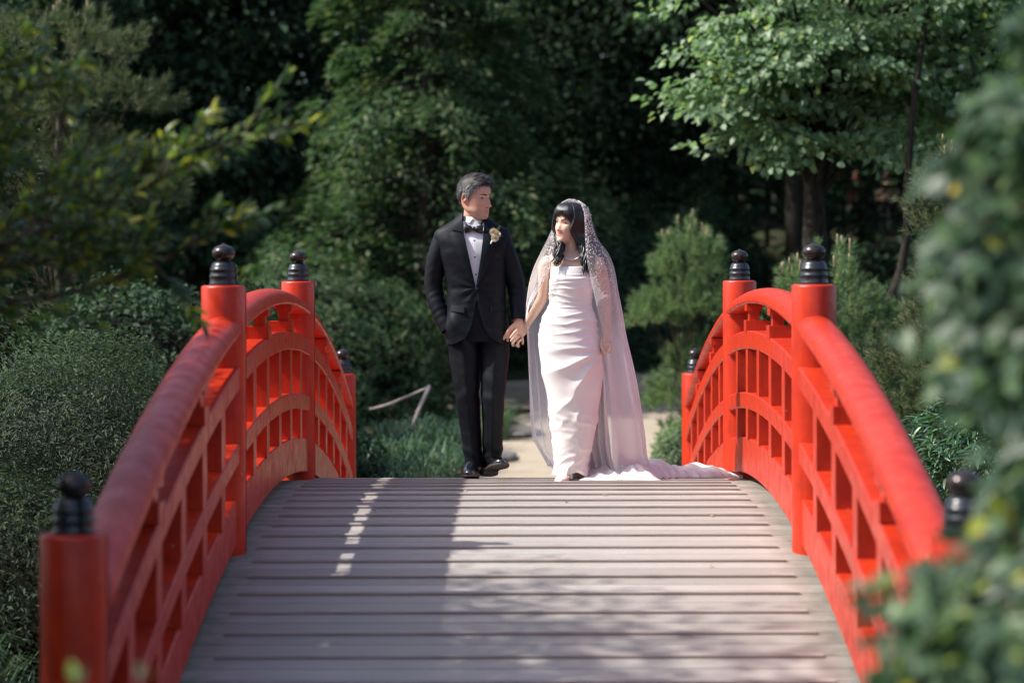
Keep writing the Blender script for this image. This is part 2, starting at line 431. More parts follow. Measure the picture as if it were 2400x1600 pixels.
def put_leaves(parent, origin, P, A, N, L, ratio, mat, fold=.22, droop=.12, single=300, fine=True, name="leaf"):
    """the leaves that show largest become parts of their own (shared mesh), the rest one stuff part"""
    O = np.array(origin); W_ = P+O
    d = W_[:, 1]; u = 1216+5667*W_[:, 0]/np.maximum(d, .1); v = 630+5667*(1.24-W_[:, 2])/np.maximum(d, .1)
    ok = (u > -20) & (u < 2420) & (v > -20) & (v < 1620)
    score = np.where(ok, L/np.maximum(d, .1), 0)
    if single:
        # outermost (camera side) of the in-frame ones first
        cell = np.round(u/28).astype(int)*1000+np.round(v/28).astype(int)
        order = np.lexsort((d, cell)); first = np.ones(len(P), bool); cs = cell[order]; f = np.ones(len(P), bool); f[1:] = cs[1:] != cs[:-1]
        first[:] = False; first[order[f]] = True
        sc = score*(1+first*10); pick = np.argsort(-sc)[:single]; pick = pick[sc[pick] > 0]
    else: pick = np.array([], int)
    mask = np.ones(len(P), bool); mask[pick] = False
    me = unit_leaf(name, ratio, fold, droop, mat) if len(pick) else None
    An = unit(A); S = unit(np.cross(An, N)); Nn = np.cross(S, An)
    for i in pick:
        o = link(name, me, parent)
        M = Matrix(((An[i, 0], -S[i, 0], Nn[i, 0], P[i, 0]), (An[i, 1], -S[i, 1], Nn[i, 1], P[i, 1]), (An[i, 2], -S[i, 2], Nn[i, 2], P[i, 2]), (0, 0, 0, 1)))
        o.matrix_local = M @ Matrix.Scale(float(L[i]), 4)
    if mask.any():
        V, F = leaves_np(P[mask], A[mask], N[mask], L[mask], L[mask]*ratio, fold, droop, fine)
        o = link("foliage", mesh_np("foliage", V, F), parent, mat); o["kind"] = "stuff"

def bark(name, c0, c1, scale=(9, 9, 1.6)):
    t = NT(name); n = t.noise(t.coord("Object", scale), 4, 5)
    t.base(t.ramp(n, [(.3, c0), (.7, c1)])).set(rough=.9, spec=.15); t.bump(n, .9, .03); return t.m
M_bark_dark = bark("dark_tree_bark", (.012, .010, .008), (.05, .042, .034))
M_bark_grey = bark("grey_tree_bark", (.05, .043, .036), (.15, .13, .105))
M_twig = bark("twig_bark", (.05, .032, .02), (.14, .10, .065))

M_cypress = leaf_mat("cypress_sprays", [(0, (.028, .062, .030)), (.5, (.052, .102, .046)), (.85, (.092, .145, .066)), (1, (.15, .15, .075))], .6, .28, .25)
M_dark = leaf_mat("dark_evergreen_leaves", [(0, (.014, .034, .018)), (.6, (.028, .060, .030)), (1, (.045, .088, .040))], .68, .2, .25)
M_round = leaf_mat("shade_tree_leaves", [(0, (.095, .165, .09)), (.55, (.16, .245, .14)), (.95, (.23, .32, .19)), (1, (.34, .37, .08))], .50, .35, .5)
M_lace = leaf_mat("cutleaf_maple_leaves", [(0, (.018, .038, .025)), (.6, (.038, .066, .042)), (1, (.085, .12, .06))], .62, .3, .25)
M_pine = leaf_mat("pine_needles", [(0, (.07, .13, .07)), (.6, (.135, .21, .11)), (.93, (.22, .28, .14)), (1, (.34, .26, .12))], .5, .35, .4)
M_pine_dim = leaf_mat("olive_pine_needles", [(0, (.04, .075, .04)), (.6, (.085, .12, .06)), (1, (.19, .15, .08))], .55, .3, .35)
M_branch = leaf_mat("glossy_narrow_leaves", [(0, (.045, .085, .05)), (.55, (.085, .155, .055)), (.82, (.20, .27, .045)), (1, (.46, .42, .04))], .30, .40, .6)
M_vine = leaf_mat("near_vine_leaves", [(0, (.028, .062, .036)), (.6, (.058, .108, .055)), (.96, (.10, .17, .06)), (.99, (.35, .36, .03)), (1, (.45, .22, .03))], .48, .3, .5)
M_nandina = leaf_mat("pointed_shrub_leaves", [(0, (.025, .070, .040)), (.6, (.05, .12, .06)), (1, (.09, .17, .07))], .38, .22, .5)
M_grass = leaf_mat("mondo_grass_blades", [(0, (.025, .065, .035)), (.6, (.055, .115, .06)), (.95, (.10, .16, .08)), (1, (.30, .25, .14))], .45, .2, .5)
M_olive = leaf_mat("mixed_shrub_leaves", [(0, (.02, .045, .018)), (.6, (.045, .08, .028)), (1, (.12, .13, .04))], .5, .25, .4)

# ---- crown generators, all in the tree's own frame (origin at the foot)
def gen_conifer(rs, H, R, boughs, per, z0=.6, leaf=.10, droop=.30):
    P, A, N, L, limbs = [], [], [], [], []
    for b in range(boughs):
        h = z0+(H-z0)*(b/boughs)**.9; az = rs.uniform(0, 2*math.pi)
        l = R*(1-(h/H)**1.5)*rs.uniform(.65, 1.12)+.25
        d = np.array((math.cos(az), math.sin(az), rs.uniform(-.12, .22))); sd = np.array((-math.sin(az), math.cos(az), 0))
        n = int(per*(.35+.65*l/R)); s = rs.uniform(.18, 1, n)**.75; w = l*.36*np.sin(np.clip(s, 0, .96)*math.pi*.9+.25)
        k = rs.normal(0, .5, n).clip(-1, 1)
        base = np.array((0, 0, h))+d*(s*l)[:, None]+sd*(w*k)[:, None]
        base[:, 2] += -droop*l*s*s-.10*l*k*k+rs.normal(0, .035*l+.01, n)+.05*l*np.sin(s*16+b)
        a = unit(d*1.0+sd*(k*1.3)[:, None]+rs.normal(0, .32, (n, 3))+np.array((0, 0, -.25)))
        P.append(base); A.append(a); N.append(unit(np.array((0, 0, 1.))+rs.normal(0, .38, (n, 3)))); L.append(rs.uniform(.6, 1.3, n)*leaf)
        limbs.append([(0, 0, h), tuple(np.array((0, 0, h))+d*l*.5+(0, 0, -.06*l)), tuple(np.array((0, 0, h))+d*l*.9+(0, 0, -droop*l*.8))])
    return np.concatenate(P), np.concatenate(A), np.concatenate(N), np.concatenate(L), limbs

def gen_broad(rs, c, R, clusters, per, leaf, flat=.35, csize=.45, shell=.55, tilt=.45, droop=.5):
    """clusters of leaves spread through an ellipsoid shell"""
    c = np.array(c, float); R = np.array(R, float)
    D = rand_dirs(clusters, rs); rr = rs.uniform(shell, 1, clusters)[:, None]; C_ = c+D*R*rr
    P, A, N, L = [], [], [], []
    for i in range(clusters):
        n = int(per*rs.uniform(.5, 1.4)); s = csize*rs.uniform(.6, 1.4)
        q = rs.normal(0, .5, (n, 3)).clip(-1.3, 1.3)*s; q[:, 2] *= flat
        out = unit(D[i]*np.array((1, 1, .3)))
        q[:, 2] -= droop*.3*(q@out)
        P.append(C_[i]+q); a = unit(q*np.array((1, 1, .2))/s+out*.8+rs.normal(0, .4, (n, 3))+np.array((0, 0, -droop)))
        A.append(a); N.append(unit(np.array((0, 0, 1.))+rs.normal(0, tilt, (n, 3))+out*.35)); L.append(leaf*rs.uniform(.65, 1.25, n))
    return np.concatenate(P), np.concatenate(A), np.concatenate(N), np.concatenate(L), C_

def trunk_mb(H, r0, r1, rs, lean=.15, flare=1.5, n=12):
    k = [(0, 0, -.25), (rs.normal(0, lean*.2), rs.normal(0, lean*.2), H*.33), (rs.normal(0, lean*.5), rs.normal(0, lean*.5), H*.66), (rs.normal(0, lean*.5), rs.normal(0, lean*.5), H)]
    m = MB(); G = tube(k, [(r0*flare,), (r0,), ((r0+r1)/2,), (r1,)], n, 12, up=(1, 0, 0), disp=lambda g: r0*.18*vnoise(g, 5/max(r0*8, .8), 5))
    m.grid(G, closed_u=True, cap=True); return m
def limbs_mb(limbs, r):
    m = MB()
    for l in limbs: m.grid(tube(l, [(r,), (r*.6,), (r*.15,)], 6, 5, up=(0, 0, 1)), closed_u=True)
    return m

def copy_tree(o, parent=None):
    c = o.copy(); COL.objects.link(c); c.parent = parent
    for ch in o.children: copy_tree(ch, c)
    return c

def place(o, x, y, rz=0, s=1.0, z=None):
    o.location = (x, y, float(terr(x, y)) if z is None else z); o.rotation_euler = (0, 0, rz); o.scale = (s, s, s) if np.isscalar(s) else s

# ---- 1. the cypress in the middle
rs = np.random.RandomState(11)
def make_conifer(seed, H, R, boughs, per, mat, leaf, z0=.6, droop=.30, tr=.11, barkm=None, ratio=.42, single=0, origin=(0, 0, 0)):
    rs = np.random.RandomState(seed); root = empty("conifer_tree")
    P, A, N, L, limbs = gen_conifer(rs, H, R, boughs, per, z0, leaf, droop)
    put_leaves(root, origin, P, A, N, L, ratio, mat, .15, .15, single, False)
    trunk_mb(H*.97, tr, .02, rs, .06).build("trunk", barkm or M_bark_dark, root)
    limbs_mb(limbs, .025).build("branches", barkm or M_bark_dark, root)["kind"] = "stuff"
    return root
cy = make_conifer(11, 7.6, 2.15, 120, 470, M_cypress, .105, z0=1.15)
place(cy, -1.34, 36.0, .4, 1.30); tag(cy, "tall layered dark green cypress tree behind and above the groom", "tree")

# ---- 2. sunlit round-leaved tree on the right
rs = np.random.RandomState(21)
rt = empty("broadleaf_tree"); ox, oy = 3.05, 25.0
oz = float(terr(ox, oy)); rt.location = (ox, oy, oz)
PA = []
tiers = [  # centre x,y,z in the tree's frame, radii
    ((-.35, -.6, 5.7), (1.55, 1.3, 1.3), 42), ((-1.0, -.7, 4.45), (.85, .6, .34), 20), ((-.3, -1.0, 4.9), (1.2, .7, .6), 36), ((.5, -.8, 4.75), (.85, .6, .75), 22),
    ((1.1, -.5, 4.4), (.8, .6, .42), 17), ((1.5, -.4, 5.2), (1.0, .8, .6), 26), ((.55, -.9, 3.98), (.3, .3, .35), 5), ((-.62, -.8, 3.95), (.7, .4, .22), 10), ((2.3, 0, 5.3), (1.2, 1.0, .9), 24), ((1.2, .8, 6.0), (2.2, 1.6, 1.2), 50)]
Cs = []
for c, R, k in tiers:
    P, A, N, L, CC = gen_broad(rs, c, R, int(k*1.15), 82, .098, .30, .30, .3, .55, .55); PA.append((P, A, N, L)); Cs.append(CC)
P, A, N, L = (np.concatenate([p[i] for p in PA]) for i in range(4))
put_leaves(rt, (ox, oy, oz), P, A, N, L*.92, .80, M_round, .12, .2, 300, False)
m = trunk_mb(6.6, .135, .05, rs, .12); m.build("trunk", M_bark_dark, rt)
cc = np.concatenate(Cs)[::3]; limbs_mb([[(0, 0, 2.9+rs.uniform(0, 1.6)), tuple(q*.5+np.array((0, 0, 2.0))), tuple(q)] for q in cc], .035).build("branches", M_bark_dark, rt)["kind"] = "stuff"
for ch in rt.children:
    if ch.name.startswith(("foliage", "leaf")): ch.location.z -= .42; ch.location.x += .14
tag(rt, "sunlit tree with round pale green leaves hanging over the dark woods", "tree")

# ---- 3. generic dark woodland trees
def make_broad(seed, H, R, clusters, per, leaf, mat, z0=.9, ratio=.6, csize=.7, tr=.16):
    rs = np.random.RandomState(seed); root = empty("woodland_tree")
    P, A, N, L, CC = gen_broad(rs, (0, 0, (H+z0)/2), (R, R, (H-z0)/2), clusters, per, leaf, .5, csize, .35, .5, .4)
    put_leaves(root, (0, 0, 0), P, A, N, L, ratio, mat, .18, .15, 0, False)
    trunk_mb(H*.85, tr, .04, rs, .2).build("trunk", M_bark_dark, root)
    limbs_mb([[(0, 0, rs.uniform(.25, .7)*H), tuple(q*.55+np.array((0, 0, H*.2))), tuple(q)] for q in CC[::4]], .04).build("branches", M_bark_dark, root)["kind"] = "stuff"
    return root
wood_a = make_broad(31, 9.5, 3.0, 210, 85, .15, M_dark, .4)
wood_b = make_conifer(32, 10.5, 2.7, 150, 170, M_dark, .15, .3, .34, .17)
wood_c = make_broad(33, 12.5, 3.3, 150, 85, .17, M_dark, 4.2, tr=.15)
GW = "dark woodland trees closing the view behind the garden"
spots = [  # kind, x, y, rz, scale, label
    (wood_a, -4.8, 40.5, .3, 1.25, "dark bushy evergreen left of the cypress, its lower leaves catching light"),
    (wood_b, -9.8, 36.0, 1.2, 1.0, "dark conifer at the far left, behind the drooping pine"),
    (wood_c, -7.2, 44.5, 2.0, .9, "tall dark tree with a bare trunk above the left handrail"),
    (wood_a, -6.3, 25.5, 4.0, .62, "low dark evergreen bush behind the cut-leaf maple mound"),
    (wood_a, 2.4, 47.5, 5.0, 1.2, "dark evergreen behind the bride's veil"),
    (wood_c, 4.4, 50.0, .7, 1.0, "bare-trunked tree in the black gap right of the bride"),
    (wood_b, .8, 49.0, .9, 1.3, "dark conifer between the cypress and the gap of black shade"),
    (wood_c, 5.0, 44.0, 3.3, 1.0, "tall dark tree behind the sunlit round-leaved tree"),
    (wood_a, 8.2, 36.0, 2.4, 1.0, "dark evergreen at the far right behind the hanging vine"),
    (wood_b, 7.4, 45.0, 2.2, 1.1, "dark conifer behind the rail fence at the right"),
    (wood_b, -1.6, 44.0, 3.0, 1.15, "far dark conifer showing past the cypress top"),
    (wood_a, -5.5, 41.0, 1.0, 1.2, "far dark evergreen above the left finials"),
    (wood_a, -10.0, 38.0, 2.0, 1.2, "far dark evergreen in the top left corner"),
    (wood_c, 11.5, 41.0, 1.5, 1.1, "far bare-trunked tree at the right edge"),
    (wood_a, 1.0, 50.0, .2, 1.5, "very far tree closing the gap above the bride"),
    (wood_a, 6.5, 53.0, 2.2, 1.6, "very far tree closing the gap behind the fence"),
    (wood_a, -8.0, 51.0, 3.2, 1.5, "very far tree closing the gap at the left"),
    (wood_a, 12.5, 52.0, 4.2, 1.5, "very far tree at the right border"),
]
seen = set()
for k, x, y, rz, s, lab in spots:
    o = k if k.name not in seen else copy_tree(k); seen.add(k.name)
    place(o, x, y, rz, s); tag(o, lab, "tree", GW)
o = copy_tree(wood_a); place(o, -8.3, 6.9, 1.0, (1.28, 1.22, 1.0)); tag(o, "unseen dark evergreen added left of the bridge to shade its near end", "tree", GW)  # unseen tree, added to cast shade on the near end of the bridge
o = copy_tree(wood_a); place(o, 6.8, 6.0, 2.0, (1.0, 1.0, .80)); tag(o, "dark evergreen rising right of the vine, out of the frame", "tree", GW)  # another added tree outside the view, holds light off the near end
# far woods: one mass of trees that nobody could count
rs = np.random.RandomState(41); n = 26000
Q = np.stack([rs.uniform(-34, 34, n), 60+rs.uniform(0, 3, n)**1.0, rs.uniform(0, 1, n)], 1)
g = 13+4*vnoise(np.stack([Q[:, 0], Q[:, 0]*0, Q[:, 0]*0], 1), .2, 9); Q[:, 2] = terr(Q[:, 0], Q[:, 1])+Q[:, 2]*g
Q[:, 1] += 1.6*vnoise(Q, .5, 12)
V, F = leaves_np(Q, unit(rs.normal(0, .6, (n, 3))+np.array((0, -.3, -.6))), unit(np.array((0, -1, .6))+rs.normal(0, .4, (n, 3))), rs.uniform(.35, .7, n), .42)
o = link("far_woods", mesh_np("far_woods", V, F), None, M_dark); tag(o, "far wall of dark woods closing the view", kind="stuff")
for i, (x, y, h, r) in enumerate(((3.6, 49, 12, .14), (-2.9, 47, 12, .13), (6.6, 46, 12, .15))):
    rt_ = empty("bare_tree")
    trunk_mb(h, r, r*.5, np.random.RandomState(50+i), .2).build("trunk", M_bark_dark, rt_); place(rt_, x, y)
    tag(rt_, ["bare dark trunk deep in the black gap right of the bride", "bare dark trunk deep behind the cypress", "bare dark trunk in front of the rail fence"][i], "tree", "bare trunks in the dark woods")

# leaning thin trunk at the right, under the round-leaved tree
lt = empty("leaning_tree", (3.55, 23.4, float(terr(3.55, 23.4))))
MB().grid(tube([(-.25, 0, -.2), (-.1, 0, 1.5), (.18, 0, 2.4), (.26, .1, 3.6), (.5, .2, 5.2)], [(.06,), (.05,), (.042,), (.035,), (.02,)], 18, 10, up=(1, 0, 0)), closed_u=True, cap=True).build("trunk", M_bark_dark, lt)
P, A, N, L, CC = gen_broad(np.random.RandomState(61), (.55, .2, 5.3), (1.1, 1.0, .8), 34, 55, .10, .35, .4, .3, .5, .5)
put_leaves(lt, (0, 0, 0), P, A, N, L, .7, M_round, .15, .15, 0, False)
tag(lt, "thin leaning tree trunk curving up under the round-leaved tree", "tree")

# ---- pines
def gen_pine(rs, lobes, shoots, needles, nl=.085, wd=.0066, up=.8):
    V, F, ax, cn = [], [], [], 0
    P0, D0 = [], []
    for (c, R, k) in lobes:
        D = rand_dirs(k, rs); D[:, 2] = np.abs(D[:, 2])*.9-.25; D = unit(D)
        C_ = np.array(c)+D*np.array(R)*rs.uniform(.55, 1, k)[:, None]
        P0.append(C_); D0.append(unit(D*.9+np.array((0, 0, up))+rs.normal(0, .25, (k, 3))))
    P0 = np.concatenate(P0); D0 = np.concatenate(D0); S = len(P0)
    s = rs.uniform(0, 1, (S, needles)); base = P0[:, None]+D0[:, None]*(s*.13)[..., None]
    nd = unit(D0[:, None]*(.55+.5*s)[..., None]+unit(rs.normal(size=(S, needles, 3)))*.75)
    base = base.reshape(-1, 3); nd = nd.reshape(-1, 3); n = len(base)
    side = unit(np.cross(nd, rs.normal(size=(n, 3)))); l = rs.uniform(.7, 1.2, n)[:, None]*nl
    V = np.stack([base-side*wd*.5, base+side*wd*.5, base+nd*l], 1).reshape(-1, 3)
    return V, np.arange(n*3).reshape(-1, 3), P0, D0
t = NT("pine_candle"); t.base((.33, .25, .16)).set(rough=.7); M_candle = t.m
def make_pine(seed, lobes, needles, mat, base, candles=25, trunkH=1.6):
    rs = np.random.RandomState(seed); root = empty("pine_shrub")
    V, F, P0, D0 = gen_pine(rs, lobes, 0, needles)
    o = link("needles", mesh_np("needles", V, F, False), root, mat); o["kind"] = "stuff"
    trunk_mb(trunkH, .05, .02, rs, .12).build("trunk", M_bark_grey, root)
    limbs_mb([[(0, 0, trunkH*rs.uniform(.3, .9)), tuple(p*.6+np.array((0, 0, trunkH*.2))), tuple(p*.85)] for p in P0[::9]], .008).build("branches", M_twig, root)["kind"] = "stuff"
    top = np.argsort(-P0[:, 2])[:candles*2:2]
    for i in top:
        c = MB().grid(tube([P0[i]+D0[i]*.06, P0[i]+np.array((0, 0, .13))+D0[i]*.05], [(.008,), (.006,)], 4, 6), closed_u=True, cap=True).build("candle", M_candle, root)
    return root
pa = make_pine(71, [((0, 0, 2.25), (.40, .40, .50), 130), ((.08, 0, 1.75), (.50, .45, .45), 170), ((-.35, -.05, 1.65), (.30, .3, .30), 80), ((.2, .1, 1.15), (.42, .4, .35), 110), ((-.05, 0, .75), (.42, .4, .42), 160), ((.15, -.1, .30), (.45, .4, .35), 130)], 70, M_pine, None, 12, 1.2)
place(pa, 1.88, 27.0, 0, 1.0); tag(pa, "light green pine shrub just left of the far right post", "shrub")
pb = make_pine(72, [((0, 0, 1.95), (.42, .4, .50), 150), ((.35, 0, 1.6), (.40, .4, .40), 120), ((-.2, 0, 1.35), (.55, .5, .5), 150), ((.5, 0, 1.0), (.55, .5, .5), 150), ((.1, 0, .4), (.7, .6, .5), 230), ((.4, -.2, .75), (.6, .4, .5), 200), ((-.1, -.2, .9), (.55, .4, .5), 150)], 70, M_pine, None, 22)
place(pb, 2.62, 20.5, 0, 1.0); tag(pb, "bushy pine with pale candles behind the right middle finials", "shrub")
pc = make_pine(73, [((0, 0, 2.6), (.35, .35, .60), 90), ((.1, 0, 1.9), (.5, .5, .6), 140), ((-.3, -.1, 1.2), (.6, .5, .5), 150), ((.0, 0, .6), (.8, .6, .6), 200), ((-.75, .1, .45), (.5, .5, .5), 170), ((-.2, -.3, .8), (.7, .4, .5), 190), ((-.1, -.2, 1.5), (.5, .4, .5), 120)], 56, M_pine_dim, None, 8)
place(pc, 3.35, 18.5, 0, 1.0, -1.0); tag(pc, "sparse olive-brown pine shrub at the right, partly behind the vine", "shrub")
pd = make_pine(74, [((0, 0, 4.1), (.75, .7, .35), 150), ((.35, 0, 3.6), (.75, .7, .30), 150), ((-.5, 0, 3.5), (.8, .7, .35), 150), ((.2, 0, 3.0), (.85, .7, .35), 160), ((-.7, 0, 2.7), (.7, .6, .4), 120), ((.75, .0, 2.7), (.45, .5, .3), 70)], 60, M_pine_dim, None, 6, 4.0)
pd.name = "pine_tree"
place(pd, -4.55, 24.0, 0, 1.08); tag(pd, "feathery grey-green pine with drooping branches in the upper left", "tree")

# ---- clipped mounds of leaves
def gen_mound(rs, R, n, leaf, layers=.10, lump=.16, seed=0):
    D = rand_dirs(n, rs); D[:, 2] = np.abs(D[:, 2])
    k = 1+lump*vnoise(D*np.array((2.2, 2.2, 2.2)), 1.6, seed)+.10*vnoise(D, 6, seed+1, 3)
    tier = (D[:, 2]*R[2]*3.6+.8*vnoise(D*2.5, 1.3, seed+4)) % 1.0; k = k+.085*(1-tier)*np.clip(1.1-D[:, 2], .2, 1)
    P = D*np.array(R)*k[:, None]*(1-layers*rs.uniform(0, 1, n)**1.5)[:, None]
    out = unit(D/np.array(R)); side = unit(np.cross(out, rs.normal(size=(n, 3))))
    A = unit(side*.8+out*.5+np.array((0, 0, -.55))+rs.normal(0, .25, (n, 3)))
    N = unit(out+rs.normal(0, .45, (n, 3))+np.array((0, 0, .3)))
    return P, A, N, leaf*rs.uniform(.6, 1.3, n)
def core(R, s, mat, name="dark_core", lump=.16, seed=0):
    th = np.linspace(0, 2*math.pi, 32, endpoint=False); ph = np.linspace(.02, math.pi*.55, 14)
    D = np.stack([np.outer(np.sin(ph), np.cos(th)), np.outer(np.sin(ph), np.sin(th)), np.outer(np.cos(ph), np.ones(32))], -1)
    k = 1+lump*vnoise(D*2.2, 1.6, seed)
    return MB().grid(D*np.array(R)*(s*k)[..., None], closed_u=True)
M_inner = bark("twig_shade_tone", (.006, .008, .005), (.02, .022, .012), (20, 20, 20))  # near-black: the shade inside the shrubs is put into this colour
def make_mound(seed, R, n, leaf, mat, ratio=.28, name="mounded_shrub", lump=.16, s=.86, maxx=9.0):
    root = empty(name); rs = np.random.RandomState(seed)
    P, A, N, L = gen_mound(rs, R, n, leaf, .18, lump, seed); kp = P[:, 0] < maxx; P, A, N, L = P[kp], A[kp], N[kp], L[kp]
    put_leaves(root, (0, 0, 0), P, A, N, L, ratio, mat, .15, .2, 0, False)
    o = core(R, s, M_inner, lump=lump, seed=seed).build("dark_core", M_inner, root); o["kind"] = "stuff"
    return root
# left: two big cut-leaf maples
a = make_mound(81, (1.75, 1.9, 1.60), 78000, .040, M_lace, .30, "cutleaf_maple", s=.80, maxx=1.38); place(a, -3.05, 16.2, 0, 1.0, -.85); tag(a, "large mounded grey-green cut-leaf maple filling the left behind the handrail", "shrub")
a = make_mound(82, (1.5, 1.3, 1.15), 44000, .038, M_lace, .30, "cutleaf_maple", s=.80, maxx=1.38); place(a, -3.1, 13.2, 0.0, 1.0, -.95); tag(a, "lower cut-leaf maple mound nearer the camera above the mondo grass", "shrub")
# behind the couple, right
a = make_mound(83, (1.55, 1.4, 2.05), 26000, .075, M_dark, .5); place(a, 1.25, 43.0, 0, 1.38, -.62); tag(a, "rounded blue-green evergreen bush behind the bride's head", "shrub")
b_ = make_mound(84, (1.25, 1.2, 2.45), 20000, .075, M_dark, .5); place(b_, 3.1, 45.0, 1.0, 1.40, -.5); tag(b_, "taller rounded dark bush left of the black gap", "shrub")
# left dark hollies behind the maples
a = make_mound(85, (1.9, 1.4, 2.15), 26000, .07, M_dark, .55, lump=.3); place(a, -3.3, 21.5, 0, 1.0, -1.05); tag(a, "dark broad holly mass above the cut-leaf maples", "shrub")
a = make_mound(86, (.95, .9, 1.75), 14000, .085, M_cypress, .25, lump=.2); place(a, -2.45, 23.5, 0, 1.0, -1.05); tag(a, "narrow weeping green shrub behind the left middle finials", "shrub")
a = make_mound(87, (1.4, 1.2, 1.85), 18000, .08, M_cypress, .4, lump=.3); place(a, -2.75, 33.5, 0, 1.30, -.95); tag(a, "green shrub between the left far post and the cypress trunk", "shrub")
a = make_mound(88, (.60, .8, .50), 9000, .06, M_olive, .4, lump=.3); place(a, -1.75, 33.0, 0, 1.15, None); tag(a, "small bright green low shrub beside the cypress trunk", "shrub")
a = make_mound(89, (.34, .4, .72), 6000, .05, M_pine, .3, lump=.3); place(a, 1.72, 25.5, 0, 1.05, -1.1); tag(a, "small green shrub at the path edge by the far right post", "shrub")
a = make_mound(90, (1.6, 2.0, 1.35), 16000, .075, M_olive, .35, lump=.3); place(a, 3.9, 15.6, 0, 1.0, -1.2); tag(a, "dark olive undergrowth shrub below the right handrail", "shrub")
a = make_mound(91, (2.2, 1.4, 1.3), 20000, .085, M_dark, .5, lump=.3); place(a, -4.9, 19.2, 0, 1.0, -1.05); tag(a, "low dark shrub at the left edge behind the maples", "shrub")
a = make_mound(92, (2.4, 1.4, 1.9), 20000, .10, M_dark, .5, lump=.3); place(a, 5.4, 29.0, 0, 1.0, -1.0); tag(a, "dark shrub mass below the round-leaved tree at the right", "shrub")
a = make_mound(93, (2.6, 1.2, 1.5), 18000, .10, M_dark, .5, lump=.3); place(a, -2.6, 43.5, 0, 1.3, -.6); tag(a, "dark low hedge behind the cypress trunk", "shrub")

a = make_mound(99, (1.35, 1.7, 4.2), 16000, .10, M_dark, .5, lump=.25); place(a, -3.35, 5.4, 0, 1.0, -1.0); tag(a, "unseen tall evergreen shrub added to shade the near left post", "shrub")  # unseen shrub, added to keep light off the near left post
# ---- grass tufts
def gen_grass(rs, pts, per, hgt, spread=.25, w=.007):
    n = len(pts)*per; base = np.repeat(pts, per, 0)+rs.normal(0, .035, (n, 3))*np.array((1, 1, 0))
    az = rs.uniform(0, 2*math.pi, n); d = np.stack([np.cos(az), np.sin(az), 0*az], 1); h = hgt*rs.uniform(.6, 1.2, n)
    r = spread*rs.uniform(.4, 1.3, n); side = np.stack([-d[:, 1], d[:, 0], 0*az], 1)
    rows = []
    for t_, wz, wr, ww in ((0, 0, 0, 1), (.35, .55, .18, 1), (.7, .92, .6, .8), (1, .80, 1.05, .1)):
        c = base+d*(r*wr)[:, None]+np.array((0, 0, 1))*(h*wz)[:, None]
        rows += [c-side*w*.5*ww, c+side*w*.5*ww]
    V = np.stack(rows, 1).reshape(-1, 3); i = np.arange(n)[:, None]*8
    return V, np.concatenate([i+np.array([[0, 1, 3, 2]]), i+np.array([[2, 3, 5, 4]]), i+np.array([[4, 5, 7, 6]])])
rs = np.random.RandomState(95)
n = 330; pts = np.stack([rs.uniform(-3.6, -1.75, n), rs.uniform(8.6, 12.4, n), np.zeros(n)], 1); pts[:, 2] = terr(pts[:, 0], pts[:, 1])
pts = pts[(pts[:, 0] > -.22*pts[:, 1]-.6)]
V, F = gen_grass(rs, pts, 26, .26, .24, .0075); o = link("mondo_grass", mesh_np("mondo_grass", V, F), None, M_grass); tag(o, "arching dark mondo grass on the bank below the left handrail", "grass", kind="stuff")
n = 150; pts = np.stack([rs.uniform(-1.75, -.78, n), rs.uniform(21.2, 25.5, n), np.zeros(n)], 1); pts[:, 0] += (pts[:, 1]-21.5)*.10; pts[:, 2] = terr(pts[:, 0], pts[:, 1])+rs.uniform(0, .35, n)
p2 = np.stack([rs.uniform(-.75, .0, 60), rs.uniform(24.0, 31.5, 60), np.zeros(60)], 1); p2[:, 0] = -1.05+(p2[:, 1]-24)*.085+rs.normal(0, .12, 60); p2[:, 2] = terr(p2[:, 0], p2[:, 1]); pts = np.concatenate([pts, p2])
V, F = gen_grass(rs, pts, 30, .40, .36, .014); o = link("path_edge_grass", mesh_np("path_edge_grass", V, F), None, M_grass); tag(o, "arching grass clumps at the path's left edge beyond the bridge", "grass", kind="stuff")
a = make_mound(96, (.62, 1.2, .62), 9000, .07, M_grass, .16, lump=.25, name="low_shrub"); place(a, -1.35, 22.8, 0, 1.0, -1.2); tag(a, "low feathery shrub under the grass by the far left post", "shrub")

# ---- leafy shrub by the right handrail (sharp pointed leaves)
rs = np.random.RandomState(97); ns = empty("pointed_leaf_shrub", (3.0, 15.2, -.9))
P, A, N, L, CC = gen_broad(rs, (0, 0, .85), (.75, .6, .55), 110, 34, .085, .6, .16, .5, .5, .3)
put_leaves(ns, (3.0, 15.2, -.9), P, A, N, L, .24, M_nandina, .12, .25, 300, True)
limbs_mb([[(0, 0, -.2), tuple(q*.5+np.array((0, 0, .1))), tuple(q)] for q in CC[::2]], .008).build("stems", M_twig, ns)["kind"] = "stuff"
tag(ns, "shrub with sharp pointed green leaves beside the right handrail", "shrub")

